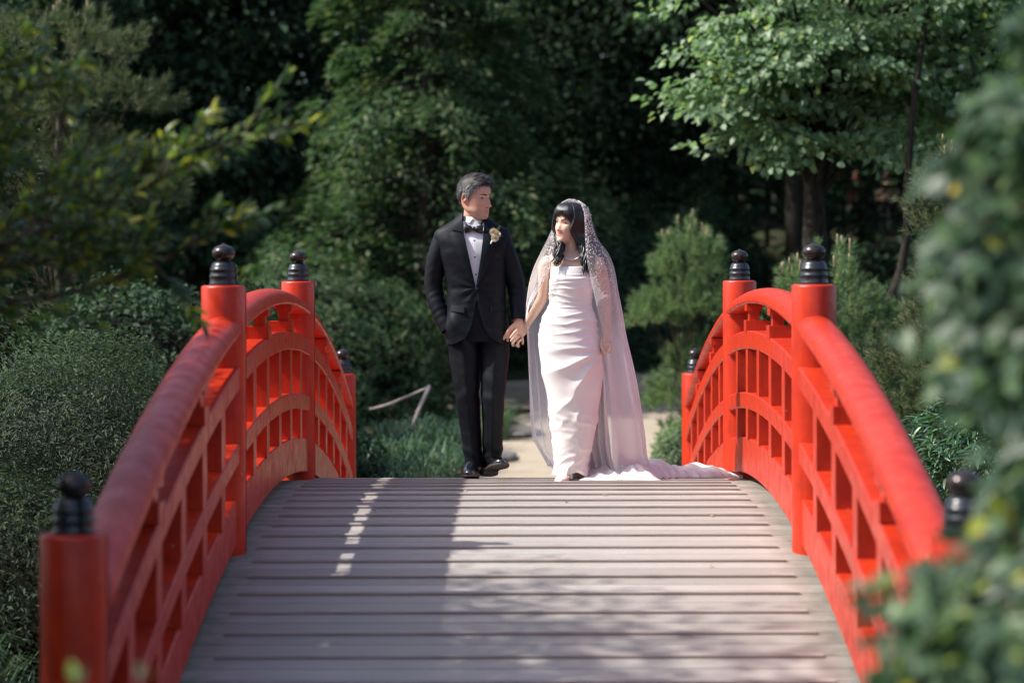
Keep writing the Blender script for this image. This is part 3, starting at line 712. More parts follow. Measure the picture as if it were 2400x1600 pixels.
# ---- dark leafy tree at the left edge, in focus
rs = np.random.RandomState(98); ls = empty("small_leaved_tree", (-3.3, 13.4, float(terr(-3.3, 13.4))))
PA = [gen_broad(rs, c, R, k, 46, .042, .5, .18, .4, .6, .4) for c, R, k in (((.30, -.1, 2.25), (.42, .4, .50), 60), ((.25, 0, 1.55), (.38, .4, .45), 40), ((-.5, 0, 2.2), (.8, .5, .9), 60), ((.25, 0, 3.0), (.3, .3, .25), 14))]
P, A, N, L = (np.concatenate([p[i] for p in PA]) for i in range(4)); cc = np.concatenate([p[4] for p in PA])
put_leaves(ls, tuple(ls.location), P, A, N, L, .42, M_dark, .2, .2, 0, False)
trunk_mb(2.4, .05, .02, rs, .2).build("trunk", M_bark_grey, ls)
limbs_mb([[(0, 0, 1.0), tuple(q*.6+np.array((0, 0, .5))), tuple(q)] for q in cc[::2]], .012).build("branches", M_bark_grey, ls)["kind"] = "stuff"
tag(ls, "small dark-leaved tree at the left edge above the maple mound", "tree")

# ---- the near left tree whose bough reaches over the handrail
rs = np.random.RandomState(101); nt_ = empty("overhanging_tree", (-4.3, 8.4, float(terr(-4.3, 8.4))))
oz = nt_.location.z; O = np.array(nt_.location)
boughs = [  # world positions of twig tips, seen in the photo
    [(-3.7, 8.4, 1.0), (-2.3, 8.4, 1.20), (-1.5, 8.3, 1.42), (-.76, 8.2, 1.80)],
    [(-3.6, 8.4, .9), (-2.3, 8.5, 1.06), (-1.5, 8.5, 1.17), (-.97, 8.4, 1.42)],
    [(-3.6, 8.5, .9), (-2.4, 8.5, 1.12), (-1.7, 8.5, 1.28), (-1.24, 8.4, 1.62)],
    [(-3.6, 8.5, 1.1), (-2.6, 8.6, 1.30), (-1.9, 8.6, 1.36), (-1.52, 8.6, 1.66)],
    [(-3.6, 8.4, 1.3), (-2.6, 8.6, 1.60), (-2.0, 8.6, 1.75), (-1.52, 8.5, 1.97)],
    [(-3.6, 8.5, 1.2), (-2.7, 8.7, 1.34), (-2.2, 8.7, 1.48), (-1.75, 8.6, 1.72)],
    [(-3.6, 8.5, .8), (-2.6, 8.8, 1.10), (-2.0, 8.8, 1.22), (-1.30, 8.7, 1.34)],
    [(-3.6, 8.6, .9), (-2.6, 8.9, 1.30), (-2.0, 8.9, 1.42), (-1.50, 8.8, 1.50)],
    [(-3.6, 8.6, 1.6), (-2.6, 8.9, 1.75), (-2.1, 8.9, 1.92), (-1.72, 8.8, 2.02)],
    [(-3.7, 8.5, 1.4), (-2.7, 8.8, 1.50), (-2.2, 8.8, 1.62), (-1.9, 8.7, 1.70)],
]
P, A, N, L, tw = [], [], [], [], []
for bi, b in enumerate(boughs):
    c = cr(b, 40); c = c[int(10):]
    subs = [(c, 1.0)]
    for k in range(19):
        i = rs.randint(2, 27); d = unit(c[min(i+2, 29)]-c[i-1]); q = unit(d+rs.normal(0, .5, 3)+np.array((0, 0, .25)))*rs.uniform(.14, .40)
        subs.append((cr([c[i], c[i]+q*.5+(0, 0, .01), c[i]+q], 12), .6))
    for s_, w_ in subs:
        tw.append([tuple(s_[0]-O), tuple(s_[len(s_)//2]-O), tuple(s_[-1]-O)])
        n = int(len(s_)*2.6); i = rs.uniform(.1 if w_ == 1 else .2, .999, n)*(len(s_)-1); i0 = i.astype(int)
        p = s_[i0]+(s_[np.minimum(i0+1, len(s_)-1)]-s_[i0])*(i-i0)[:, None]; d = unit(s_[np.minimum(i0+1, len(s_)-1)]-s_[np.maximum(i0-1, 0)])
        a_ = unit(d*.9+unit(np.cross(d, rs.normal(size=(n, 3))))*.75); P.append(p-O); A.append(a_); N.append(unit(np.array((-.2, -.2, 1.))+rs.normal(0, .45, (n, 3)))); L.append(rs.uniform(.040, .072, n))
P, A, N, L = (np.concatenate(x) for x in (P, A, N, L))
put_leaves(nt_, O, P, A, N, L, .33, M_branch, .14, .22, 300, True)
limbs_mb(tw, .006).build("twigs", M_twig, nt_)["kind"] = "stuff"
for b in boughs[:5]:
    MB().grid(tube([(0.1, 0, 1.2)]+[tuple(np.array(q)-O) for q in b[:3]], [(.03,), (.02,), (.012,), (.006,)], 16, 7), closed_u=True).build("branch", M_bark_grey, nt_)
m = MB().grid(tube([(0, 0, -.2), (.06, 0, 1.2), (-.1, .1, 3.0), (.0, 0, 5.4)], [(.11,), (.09,), (.07,), (.03,)], 16, 12, up=(1, 0, 0)), closed_u=True, cap=True).build("trunk", M_bark_grey, nt_)
Pc, Ac, Nc, Lc, CC = gen_broad(rs, (-.25, .45, 3.55), (2.0, 2.50, 1.65), 460, 60, .11, .45, .5, .2, .55, .4)
keep = ((Pc[:, 0]+O[0])/(Pc[:, 1]+O[1]) < -.228) | (Pc[:, 2]+O[2] > 1.24+.1112*(Pc[:, 1]+O[1])+.16)
V, F = leaves_np(Pc[keep], Ac[keep], Nc[keep], Lc[keep], Lc[keep]*.45, .15, .2); o = link("crown", mesh_np("crown", V, F), nt_, M_branch); o["kind"] = "stuff"
tag(nt_, "near left tree with glossy narrow leaves, yellow-green bough tips reaching over the handrail", "tree")

# ---- hanging vine close to the camera at the right
rs = np.random.RandomState(111); vt = empty("hanging_vine", (1.55, 4.6, -1.1)); O = np.array(vt.location)
strands = []
def vx(u, v, Y): return np.array(px(u+38, v, Y))
for (u0, v0, u1, v1, Yv, k) in ((2330, -60, 2400, 260, 4.9, 9), (2330, 200, 2230, 420, 4.7, 16), (2380, 240, 2190, 640, 4.6, 26), (2400, 420, 2230, 800, 4.7, 26), (2420, 600, 2330, 1050, 4.6, 30),
                                 (2440, 800, 2300, 1200, 4.5, 26), (2420, 1000, 2240, 1400, 4.4, 30), (2440, 1250, 2090, 1500, 4.3, 34), (2440, 1250, 2130, 1640, 4.2, 56), (2440, 950, 2290, 1300, 4.4, 24), (2420, 500, 2160, 760, 4.6, 24), (2480, 100, 2420, 1500, 4.9, 46), (2420, 1400, 2250, 1700, 4.1, 30), (2440, 300, 2330, 620, 5.0, 20), (2440, 800, 2370, 1500, 4.6, 30), (2360, 1300, 2000, 1500, 4.3, 44), (2340, 1420, 2010, 1660, 4.2, 54), (2400, 500, 2100, 780, 4.6, 36), (2380, 700, 2130, 960, 4.5, 30), (2400, 200, 2150, 520, 4.7, 20)):
    for j in range(int(k*.62)):
        f = rs.uniform(0, 1); a0 = vx(u0+rs.normal(0, 40)+60, v0+(v1-v0)*f*.6+rs.normal(0, 40), Yv*1.08+rs.normal(0, .18)); 
        e = vx(u0+(u1-u0)*rs.uniform(.3, 1.0)+rs.normal(0, 14), v0+(v1-v0)*(f*.55+.45)+rs.normal(0, 30), Yv*1.08+rs.normal(0, .18))
        strands.append(cr([a0, (a0+e)/2+np.array((0, 0, .03)), e], 14))
P, A, N, L = [], [], [], []
for s_ in strands:
    n = 24; i = rs.uniform(0, 12.9, n); i0 = i.astype(int); p = s_[i0]+(s_[i0+1]-s_[i0])*(i-i0)[:, None]; d = unit(s_[i0+1]-s_[i0])
    P.append(p+rs.normal(0, .018, (n, 3))-O); A.append(unit(d*.5+unit(np.cross(d, rs.normal(size=(n, 3))))*.7+np.array((0, 0, -.45)))); N.append(unit(np.array((-.3, -.5, .9))+rs.normal(0, .45, (n, 3)))); L.append(rs.uniform(.042, .078, n))
P, A, N, L = (np.concatenate(x) for x in (P, A, N, L))
put_leaves(vt, O, P, A, N, L, .5, M_vine, .12, .2, 300, True)
limbs_mb([[tuple(s_[0]-O), tuple(s_[7]-O), tuple(s_[-1]-O)] for s_ in strands], .003).build("stems", M_twig, vt)["kind"] = "stuff"
MB().grid(tube([(0, 0, -.3), (-.05, 0, 1.2), (.1, .1, 2.6), (0, .1, 3.6)], [(.06,), (.05,), (.045,), (.03,)], 14, 10, up=(1, 0, 0)), closed_u=True, cap=True).build("trunk", M_bark_grey, vt)
tag(vt, "blurred leafy vine hanging close to the camera down the right edge", "vine")

# small leafy sprig at the lower left, close
rs = np.random.RandomState(113); sg = empty("leafy_sprig", (-1.05, 4.5, -1.1)); O = np.array(sg.location)
P, A, N, L = [], [], [], []
for tip in (px(182, 1540, 4.5), px(250, 1560, 4.5), px(350, 1530, 4.5), px(150, 1600, 4.5)):
    s_ = cr([np.array((-.95, 4.5, -.05)), (np.array((-.90, 4.5, 0))+np.array(tip))/2, np.array(tip)], 12); n = 9
    i = rs.uniform(5, 10.9, n).astype(int); d = unit(s_[i+1]-s_[i]); P.append(s_[i]-O); A.append(unit(d+unit(np.cross(d, rs.normal(size=(n, 3))))*.6)); N.append(unit(np.array((0, -.5, 1.))+rs.normal(0, .3, (n, 3)))); L.append(rs.uniform(.03, .05, n))
P, A, N, L = (np.concatenate(x) for x in (P, A, N, L)); put_leaves(sg, O, P, A, N, L, .45, M_branch, .12, .2, 60, True)
MB().grid(tube([(0, 0, -.1), (.08, 0, .6), (.12, 0, 1.05), (.14, 0, 1.16)], [(.006,), (.005,), (.003,), (.002,)], 10, 6, up=(1, 0, 0)), closed_u=True).build("stem", M_twig, sg)
tag(sg, "small yellow-green sprig poking up before the near left post", "plant")

# ---- stones along the path
t = NT("path_edge_stone"); n_ = t.noise(t.coord(), 6, 5); t.base(t.ramp(n_, [(.3, (.10, .09, .078)), (.7, (.30, .27, .235))])).set(rough=.85); t.bump(n_, .6, .03); M_stone = t.m
rs = np.random.RandomState(121)
SL = ["flat pale stone at the path edge between the groom's shoe and the veil corner", "low grey stone next along the path edge, nearer the grass clumps", "far low stone on the left path edge below the sunlit side path"]
for i, (x, y, s) in enumerate(((-.26, 28.2, (.26, .50, .09)), (-.52, 25.2, (.16, .4, .06)), (-.02, 31.4, (.30, .55, .11)))):
    th = np.linspace(0, 2*math.pi, 20, endpoint=False); ph = np.linspace(0.01, math.pi-.01, 12)
    D = np.stack([np.outer(np.sin(ph), np.cos(th)), np.outer(np.sin(ph), np.sin(th)), np.outer(np.cos(ph), np.ones(20))], -1)
    D = D*(1+.30*vnoise(D, 1.5, i+3)+.14*vnoise(D, 4, i+9, 2))[..., None]*np.array(s)
    o = MB().grid(D, closed_u=True).build("path_stone", M_stone); o.location = (x, y, float(terr(x, y))+.03); tag(o, SL[i], "stone", "stones edging the path")

# ---- rope barrier by the path: a drooping rope tied over a slanting stake
t = NT("pale_rope"); n_ = t.noise(t.coord("Object", (1, 1, 1)), 60, 2); t.base(t.ramp(n_, [(.3, (.30, .24, .22)), (.7, (.48, .40, .38))])).set(rough=.8); M_rope = t.m
rb = empty("rope_barrier", (-1.0, 25.0, -1.0)); O = np.array(rb.location)
MB().grid(tube([np.array(px(963, 1004, 24.6))-O, np.array(px(985, 950, 24.8))-O, np.array(px(1006, 905, 25.0))-O], [(.017,), (.018,), (.019,)], 8, 8), closed_u=True, cap=True).build("stake", M_rope, rb)
MB().grid(tube([np.array(px(1004, 907, 25.0))-O, np.array(px(950, 930, 25.0))-O, np.array(px(905, 948, 25.1))-O, np.array(px(866, 958, 25.2))-O], [(.012,), (.012,), (.012,), (.012,)], 14, 8), closed_u=True, cap=True).build("rope", M_rope, rb)
tag(rb, "pale rope slung from a slanting stake behind the grass left of the groom", "rope barrier")

# ---- dark rail fence deep in the woods with two distant walkers behind it
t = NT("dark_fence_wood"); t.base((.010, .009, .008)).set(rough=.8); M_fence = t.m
fn = empty("rail_fence", (7.4, 55.0, float(terr(7.4, 55.0))))
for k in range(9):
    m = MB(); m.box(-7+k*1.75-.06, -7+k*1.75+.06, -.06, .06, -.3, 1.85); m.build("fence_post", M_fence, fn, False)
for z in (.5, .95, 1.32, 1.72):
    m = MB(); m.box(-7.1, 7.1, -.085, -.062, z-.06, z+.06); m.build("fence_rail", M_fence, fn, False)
m = MB()
tag(fn, "dark wooden rail fence deep in the shade at the right", "fence")

t = NT("dry_fallen_leaf"); t.base((.42, .33, .17)).set(rough=.7); M_dry = t.m
V, F = leaves_np([(0, 0, 0)], [(1, 0, 0)], [(0, 0, 1)], 1.0, .5, .22, .15, True); dl = mesh_np("fallen_leaf", V, F); dl.materials.append(M_dry)
rs = np.random.RandomState(131)
for x, y in ((.62, 13.9), (.25, 12.9), (-.30, 13.5), (1.0, 12.4), (.45, 13.2), (-.75, 12.6), (.9, 11.2), (.1, 11.6), (1.15, 13.6), (-1.2, 12.3)):
    o = link("fallen_leaf", dl); o.location = (x, y, float(zd(y))+.006); o.rotation_euler = (rs.normal(0, .2), rs.normal(0, .2), rs.uniform(0, 6.3)); o.scale = (rs.uniform(.025, .045),)*3
    tag(o, "tiny dry leaf lying on the grey deck boards", "leaf", "dry leaves scattered on the deck")
# ================================================================== people
def remesh(mb, voxel, smooth_it=2):
    me = mb.mesh("raw"); o = bpy.data.objects.new("tmp", me); COL.objects.link(o)
    m = o.modifiers.new("r", 'REMESH'); m.mode = 'VOXEL'; m.voxel_size = voxel; m.use_smooth_shade = True
    s = o.modifiers.new("s", 'SMOOTH'); s.iterations = smooth_it; s.factor = .5
    dg = bpy.context.evaluated_depsgraph_get(); ev = o.evaluated_get(dg)
    out = bpy.data.meshes.new_from_object(ev, depsgraph=dg)
    bpy.data.objects.remove(o); bpy.data.meshes.remove(me)
    out.polygons.foreach_set("use_smooth", np.ones(len(out.polygons), bool)); return out

def vcol(me, fn, name="tint"):
    n = len(me.vertices); co = np.zeros(n*3, np.float32); me.vertices.foreach_get("co", co); co = co.reshape(-1, 3)
    c = np.ones((n, 4), np.float32); c[:, :3] = fn(co); a = me.color_attributes.new(name, 'FLOAT_COLOR', 'POINT'); a.data.foreach_set("color", c.ravel())

def attr_mat(name, rough=.5, sss=.0, spec=.4, bumpscale=None):
    t = NT(name); a = t.new("ShaderNodeVertexColor"); a.layer_name = "tint"
    t.base(a.outputs[0]); t.set(rough=rough, spec=spec)
    if sss:
        t.set(sss=sss); t.b.inputs["Subsurface Radius"].default_value = (.012, .005, .003); t.b.inputs["Subsurface Scale"].default_value = .6
    if bumpscale: t.bump(t.noise(t.coord(), bumpscale, 3), .12, .002)
    return t.m
M_skin = attr_mat("skin", .48, .12, .38, 240)

def head_rings(k=1.0, jaw=1.0):
    # z, half width, front y, back y
    R = np.array([(-.1185, .010*jaw, .070, .050), (-.114, .026*jaw, .080, .034), (-.103, .039*jaw, .0845, .012), (-.088, .0505*jaw, .0845, -.020), (-.068, .0600*jaw, .0850, -.050),
                  (-.045, .0665, .0860, -.072), (-.020, .0715, .0860, -.086), (.0, .0735, .0850, -.094), (.018, .0745, .0890, -.098), (.042, .0745, .0890, -.098),
                  (.068, .0705, .0820, -.091), (.090, .0610, .0690, -.076), (.106, .046, .050, -.056), (.116, .027, .028, -.032), (.1195, .004, .004, -.006)])
    return R
def head_surface(jaw=1.0, nose=1.0, nz=84, na=96, off=0.0, features=True, smile=1.0):
    R = cr(head_rings(1, jaw), nz); a = np.linspace(0, 2*math.pi, na, endpoint=False)
    s, c = np.sin(a), np.cos(a)
    sx = np.sign(s)*np.abs(s)**.88; cy_ = np.sign(c)*np.abs(c)**.92
    G = np.zeros((nz, na, 3)); mid = (R[:, 2]+R[:, 3])/2; hl = (R[:, 2]-R[:, 3])/2
    G[..., 0] = R[:, 1:2]*sx; G[..., 1] = mid[:, None]+hl[:, None]*cy_; G[..., 2] = R[:, 0:1]
    if off:
        cen = np.array((0, -.005, .01)); d = G-cen; G = G+d/np.linalg.norm(d, axis=-1, keepdims=True)*off
    if features:
        x, z = G[..., 0], G[..., 2]; ax = np.abs(x); front = np.clip((c[None]-.15)/.35, 0, 1)*np.ones_like(x)
        g = lambda u, m, w: np.exp(-((u-m)/w)**2)
        h = np.interp(z, (-.056, -.051, -.046, -.040, -.034, -.020, -.006, .010, .022), (0, .006, .018, .0245, .0225, .014, .007, .002, 0))*nose
        w = np.interp(z, (-.05, -.040, -.02, .01), (.0120, .0105, .0085, .0075))
        dy = h*np.exp(-(x/w)**2)+.0075*nose*g(ax, .0135, .0058)*g(z, -.0445, .0062)
        dy += -.0105*g(ax, .0310, .0150)*g(z, .001, .0100)+.0040*g(ax, .028, .016)*g(z, .0165, .0055)
        zm = z-smile*7.5*np.minimum(ax, .03)**2
        dy += .0030*g(x, 0, .024)*g(zm, -.0630, .0040)+.0040*g(x, 0, .021)*g(zm, -.0745, .0045)-.0055*g(x, 0, .027)*g(zm, -.0685, .0028)
        dy += .0050*g(ax, .041, .016)*g(z, -.032, .016)-.0022*g(ax, .030, .004)*g(z, -.055, .016)+.0045*g(x, 0, .016)*g(z, -.103, .010)
        G[..., 1] += dy*front
    return G
def ear(m, sgn, T):
    pts = np.array([(0, .004, .018), (.010, -.006, .030), (.015, -.020, .026), (.015, -.026, .006), (.010, -.020, -.014), (.002, -.006, -.026), (0, .002, -.014)])
    pts = pts*np.array((sgn, 1, 1))+np.array((sgn*.0690, -.001, -.008))
    m.grid(T(tube(pts, [(.0042,)]*7, 22, 8)), closed_u=True, cap=True)
    m.grid(T(tube([(sgn*.066, -.004, -.006), (sgn*.074, -.010, -.004), (sgn*.078, -.013, -.002)], [(.022, .014), (.020, .013), (.012, .008)], 6, 12, up=(0, 0, 1))), closed_u=True, cap=True)

def head_frame(centre, yaw, pitch=0.0, roll=0.0, s=1.0):
    psi = math.radians(yaw); f = Vector((math.sin(psi), -math.cos(psi), 0)); up = Vector((0, 0, 1)); r = f.cross(up)
    M = Matrix((r, f, up)).transposed()
    M = M @ Matrix.Rotation(math.radians(pitch), 3, 'X') @ Matrix.Rotation(math.radians(roll), 3, 'Y')
    A = np.array(M)*s; c = np.array(centre)
    return (lambda G: np.asarray(G) @ A.T+c), (lambda W: (np.asarray(W)-c) @ np.linalg.inv(A).T), A

def skin_fn(inv, base, lips, ruddy, stub=None, lipstrength=1.0, smile=1.0, brow=None):
    base, lips, ruddy = map(np.array, (base, lips, ruddy))
    def f(co):
        L = inv(co); x, y, z = L[:, 0], L[:, 1], L[:, 2]; ax = np.abs(x); g = lambda u, m, w: np.exp(-((u-m)/w)**2)
        infront = (y > .05) & (np.abs(z) < .12) & (ax < .08)
        inhead = (np.abs(z) < .13) & (ax < .1) & (np.abs(y) < .14)
        c = np.repeat(base[None], len(co), 0)*(1+.06*vnoise(co, 22, 3, 2))[:, None]
        k = np.where(inhead, np.clip(.75*g(ax, .043, .018)*g(z, -.033, .02)+.7*g(x, 0, .016)*g(z, -.040, .012)+.9*np.clip((ax-.069)/.006, 0, 1)*(np.abs(z) < .04), 0, 1), 0)[:, None]
        c = c*(1-k*.6)+ruddy*k*.6
        if stub is not None:
            k = np.where(inhead & (y > -.02), np.clip((-.050-z)/.012, 0, 1)*.40, 0)[:, None]; c = c*(1-k)+np.array(stub)*k
        zm = z-smile*7.5*np.minimum(ax, .03)**2
        k = np.where(infront, np.clip((g(x, 0, .028)*np.maximum(g(zm, -.0625, .0036), g(zm, -.0750, .0042))-.32)*3.0, 0, 1)*lipstrength, 0)[:, None]; c = c*(1-k)+lips*k
        k = np.where(infront, np.clip((g(x, 0, .025)*g(zm, -.0685, .0020)-.3)*2, 0, 1), 0)[:, None]; c = c*(1-k)+np.array((.10, .02, .02))*k
        k = np.where(infront, np.clip(g(ax, .0125, .004)*g(z, -.0485, .0030)*1.6-.3, 0, 1), 0)[:, None]; c = c*(1-k*.8)+np.array((.12, .03, .02))*k*.8
        return c
    return f

t = NT("eye_white"); t.base((.72, .70, .68)).set(rough=.12); M_eyew = t.m
t = NT("dark_iris"); t.base((.025, .014, .009)).set(rough=.08); M_iris = t.m
t = NT("teeth"); t.base((.78, .74, .68)).set(rough=.2); M_teeth = t.m
t = NT("dark_lash"); t.base((.012, .009, .008)).set(rough=.6); M_lash = t.m
def sphere(c, r, n=12, m=10):
    th = np.linspace(0, 2*math.pi, n, endpoint=False); ph = np.linspace(.001, math.pi-.001, m)
    D = np.stack([np.outer(np.sin(ph), np.cos(th)), np.outer(np.sin(ph), np.sin(th)), np.outer(np.cos(ph), np.ones(n))], -1)
    return np.array(c)+D*np.array(r)
def surf_y(G, x, z):
    """front surface y of a head grid at (x, z)"""
    P = G[:, :, :].reshape(-1, 3); P = P[P[:, 1] > .03]; d = (P[:, 0]-x)**2+(P[:, 2]-z)**2
    i = np.argsort(d)[:4]; return float(P[i, 1].mean())
def face_parts(root, T, O, G, gaze, open_=.0045, brow_mat=None, brow_h=.0045, lash=.0016, smile=1.0):
    for sgn in (-1, 1):
        y = surf_y(G, sgn*.031, .001)
        # almond shaped eye opening laid on the lid: white, iris, upper lash line
        n = 15; xs = np.linspace(-.0145, .0145, n); up_ = open_*(1-(xs/.0145)**2)**.8; lo = -open_*.62*(1-(xs/.0145)**2)**.8
        rows = []
        for f_ in (0, .33, .66, 1): rows.append(np.stack([sgn*.031+xs, y+.0030-.9*(xs)**2*10*.25-(xs*sgn > 0)*np.abs(xs)*.18, .001+lo+(up_-lo)*f_+xs*sgn*.10], -1))
        W = np.array(rows); e = MB().grid(T(W)-O).build("eye", M_eyew, root)
        gx = gaze[0]; c = np.array((sgn*.031+gx, y+.0042-abs(gx)*.3, .0012+gaze[1]))
        MB().grid(T(sphere(c, (.0042, .0010, min(.0042, open_*1.05)), 14, 8))-O).build("iris", M_iris, e)
        m = MB(); q = rows[3]+np.array((0, .0012, .0006)); m.grid(T(tube(q[::2], [(lash*.7,)]+[(lash,)]*6+[(lash*.6,)], 14, 6))-O, closed_u=True, cap=True); m.build("lash_line", M_lash, e)
        q = rows[0]+np.array((0, .0008, -.0002)); MB().grid(T(tube(q[::2], [(lash*.35,)]*8, 12, 5))-O, closed_u=True).build("lash_line", M_lash, e)
        bx = np.linspace(.012, .050, 6)*sgn; by = [surf_y(G, b, .021+.2*(abs(b)-.012)*(1-abs(b)/.07)) for b in bx]
        P = [(b, yy+.0012, .0185+.006*math.sin((abs(b)-.012)/.038*2.3)) for b, yy in zip(bx, by)]
        MB().grid(T(tube(P, [(brow_h*.7, .002), (brow_h, .0022), (brow_h, .0022), (brow_h*.8, .002), (brow_h*.6, .0015), (.0008, .0008)], 14, 8, up=(0, 0, 1)))-O, closed_u=True, cap=True).build("eyebrow", brow_mat, root)
    xs = np.linspace(-.0215, .0215, 13); zc = -.0682+smile*7.5*xs**2; hh = .0036*(1-(xs/.0220)**2)**.6
    yy = np.array([surf_y(G, x, z) for x, z in zip(xs, zc)])
    W = np.array([np.stack([xs, yy+.0012, zc+hh*f_+.0004], -1) for f_ in (-1, 0, .9)])
    MB().grid(T(W)-O).build("teeth", M_teeth, root)

def finger(m, pts, r0=.0088, r1=.0066, n=12):
    k = len(pts); m.grid(tube(pts, [(r0+(r1-r0)*i/(k-1),) for i in range(k)], n, 10), closed_u=True, cap=True)
    m.grid(sphere(pts[-1], r1*1.0, 10, 8), closed_u=True)

# ------------------------------------------------------------------ the groom
GO = np.array((-.265, 14.70, zdf(14.70)))
groom = empty("person", tuple(GO))
tag(groom, "groom in a black suit and bow tie walking, one hand in his pocket", "person")
Tg, Tgi, _ = head_frame((-.2660, 14.665, 1.6720), 56, -5, 3, 1.085)
hg = head_surface(1.06, 1.38, smile=1.5)
body = MB(); body.grid(Tg(hg), closed_u=True, cap=True); ear(body, -1, Tg); ear(body, 1, Tg)
body.grid(tube([(-.283, 14.715, 1.42), (-.283, 14.712, 1.50), (-.278, 14.700, 1.57), (-.272, 14.695, 1.65)], [(.066, .070), (.060, .062), (.056, .057), (.055, .057)], 12, 24, up=(0, 1, 0)), closed_u=True, cap=True)
body.grid(tube([(-.265, 14.70, .82), (-.264, 14.70, 1.0), (-.27, 14.70, 1.2), (-.28, 14.70, 1.36), (-.283, 14.71, 1.46)], [(.10, .15), (.095, .14), (.10, .165), (.09, .18), (.055, .09)], 22, 26, up=(0, 1, 0)), closed_u=True, cap=True)
LEG = {  # trouser leg centre line and radii (depth, width)
    'r': ([(-.340, 14.70, .90), (-.336, 14.70, .76), (-.316, 14.675, .50), (-.296, 14.70, .28), (-.276, 14.715, .045)], [(.105, .094), (.098, .094), (.078, .076), (.070, .064), (.062, .0525)]),
    'l': ([(-.180, 14.70, .90), (-.150, 14.70, .76), (-.157, 14.640, .50), (-.160, 14.655, .28), (-.163, 14.700, .075)], [(.105, .094), (.098, .092), (.078, .072), (.070, .062), (.066, .0600)])}
for k in 'rl':
    p, r = LEG[k]; p = p[:-1]+[tuple(np.array(p[-1])-(0, 0, .03))]
    body.grid(tube(p, [(a*.72, b*.72) for a, b in r[:-1]]+[(.036, .036)], 22, 18, up=(0, 1, 0)), closed_u=True, cap=True)
ARM = {'r': ([(-.445, 14.70, 1.435), (-.497, 14.71, 1.30), (-.520, 14.725, 1.14), (-.490, 14.69, 1.00), (-.425, 14.655, .872)], [(.070, .070), (.066, .062), (.058, .056), (.052, .052), (.050, .048)]),
       'l': ([(-.118, 14.70, 1.435), (-.066, 14.705, 1.30), (-.020, 14.715, 1.15), (-.006, 14.685, 1.03), (-.003, 14.640, .925)], [(.070, .070), (.066, .062), (.060, .056), (.052, .050), (.048, .044)])}
for k in 'rl':
    p, r = ARM[k]; p = p if k == 'l' else p[:-1]+[(-.400, 14.690, .86)]; body.grid(tube(p, [(a*.62, b*.62) for a, b in r], 18, 14, up=(0, 1, 0)), closed_u=True, cap=True)
# his left hand, interlaced with hers
body.grid(tube([(-.003, 14.640, .945), (-.002, 14.628, .915), (-.008, 14.616, .885), (-.016, 14.610, .850), (-.016, 14.612, .832)], [(.022, .030), (.019, .031), (.018, .041), (.016, .045), (.010, .040)], 14, 18, up=(0, 1, 0)), closed_u=True, cap=True)
finger(body, [(-.052, 14.611, .862), (-.066, 14.608, .826), (-.071, 14.632, .804), (-.060, 14.662, .800)], .0105, .0085)
finger(body, [(-.030, 14.608, .852), (-.037, 14.606, .806), (-.038, 14.632, .779), (-.030, 14.662, .779)], .0108, .0086)
finger(body, [(-.006, 14.608, .846), (-.008, 14.606, .800), (-.006, 14.632, .772), (.000, 14.662, .776)], .0105, .0084)
finger(body, [(.016, 14.611, .850), (.022, 14.609, .812), (.022, 14.632, .789), (.018, 14.660, .790)], .0092, .0075)
finger(body, [(-.024, 14.612, .905), (-.054, 14.600, .878), (-.076, 14.596, .846), (-.092, 14.600, .818)], .0140, .0092)
me = remesh(body, .0042, 1); vcol(me, skin_fn(Tgi, (.60, .35, .255), (.46, .19, .15), (.62, .24, .17), (.42, .255, .19), .6, 1.5))
me.materials.append(M_skin)
V = np.zeros(len(me.vertices)*3, np.float32); me.vertices.foreach_get("co", V); me.vertices.foreach_set("co", (V.reshape(-1, 3)-GO).ravel().astype(np.float32)); me.update()
gb = link("body", me, groom)

# cloth
def cloth(name, c0, c1, rough, sheen=.0, weave=900, spec=.3, bump=.12):
    t = NT(name); n = t.noise(t.coord("Object", (1, 1, 1)), 26, 4); w = t.noise(t.coord("Object", (1, 1, 3)), weave/4, 2)
    t.base(t.ramp(n, [(.3, c0), (.7, c1)])).set(rough=rough, spec=spec, sheen=sheen, sheenr=.4); t.bump(w, bump, .002); return t.m
M_suit = cloth("black_wool_suit", (.0030, .0048, .0080), (.0065, .0095, .0150), .56, .0, spec=.17)
M_trouser = cloth("black_wool_trousers", (.0028, .0044, .0072), (.0060, .0085, .0130), .56, .0, spec=.17)
M_satin_blk = cloth("black_satin_bow", (.005, .006, .009), (.009, .011, .015), .33, .1, spec=.5)
M_shirt = cloth("white_dress_shirt", (.72, .71, .74), (.78, .77, .80), .7, .0)
t = NT("patent_leather"); t.base((.006, .006, .008)).set(rough=.16, spec=.7, coat=.6, coatr=.05); M_patent = t.m
t = NT("shoe_sole"); t.base((.05, .045, .042)).set(rough=.55); M_sole = t.m

TZ = np.array([  # z, cx, cy, rx, ry of the jacket body
    (.785, -.243, 14.705, .197, .150), (.84, -.246, 14.705, .195, .148), (.92, -.252, 14.705, .188, .140), (1.0, -.257, 14.70, .182, .132), (1.09, -.259, 14.70, .177, .126), (1.15, -.261, 14.70, .178, .126),
    (1.24, -.268, 14.70, .190, .132), (1.33, -.276, 14.70, .207, .134), (1.40, -.281, 14.70, .224, .124), (1.445, -.283, 14.70, .236, .105), (1.475, -.283, 14.70, .226, .092), (1.500, -.283, 14.70, .178, .085), (1.525, -.283, 14.705, .135, .080), (1.550, -.283, 14.71, .098, .078), (1.572, -.283, 14.715, .074, .070)])
def ringat(z): return [np.interp(z, TZ[:, 0], TZ[:, i]) for i in range(1, 5)]
_zs = np.linspace(TZ[0, 0], TZ[-1, 0], 140); _TT = np.stack([np.interp(_zs, TZ[:, 0], TZ[:, i]) for i in range(1, 5)], 1)
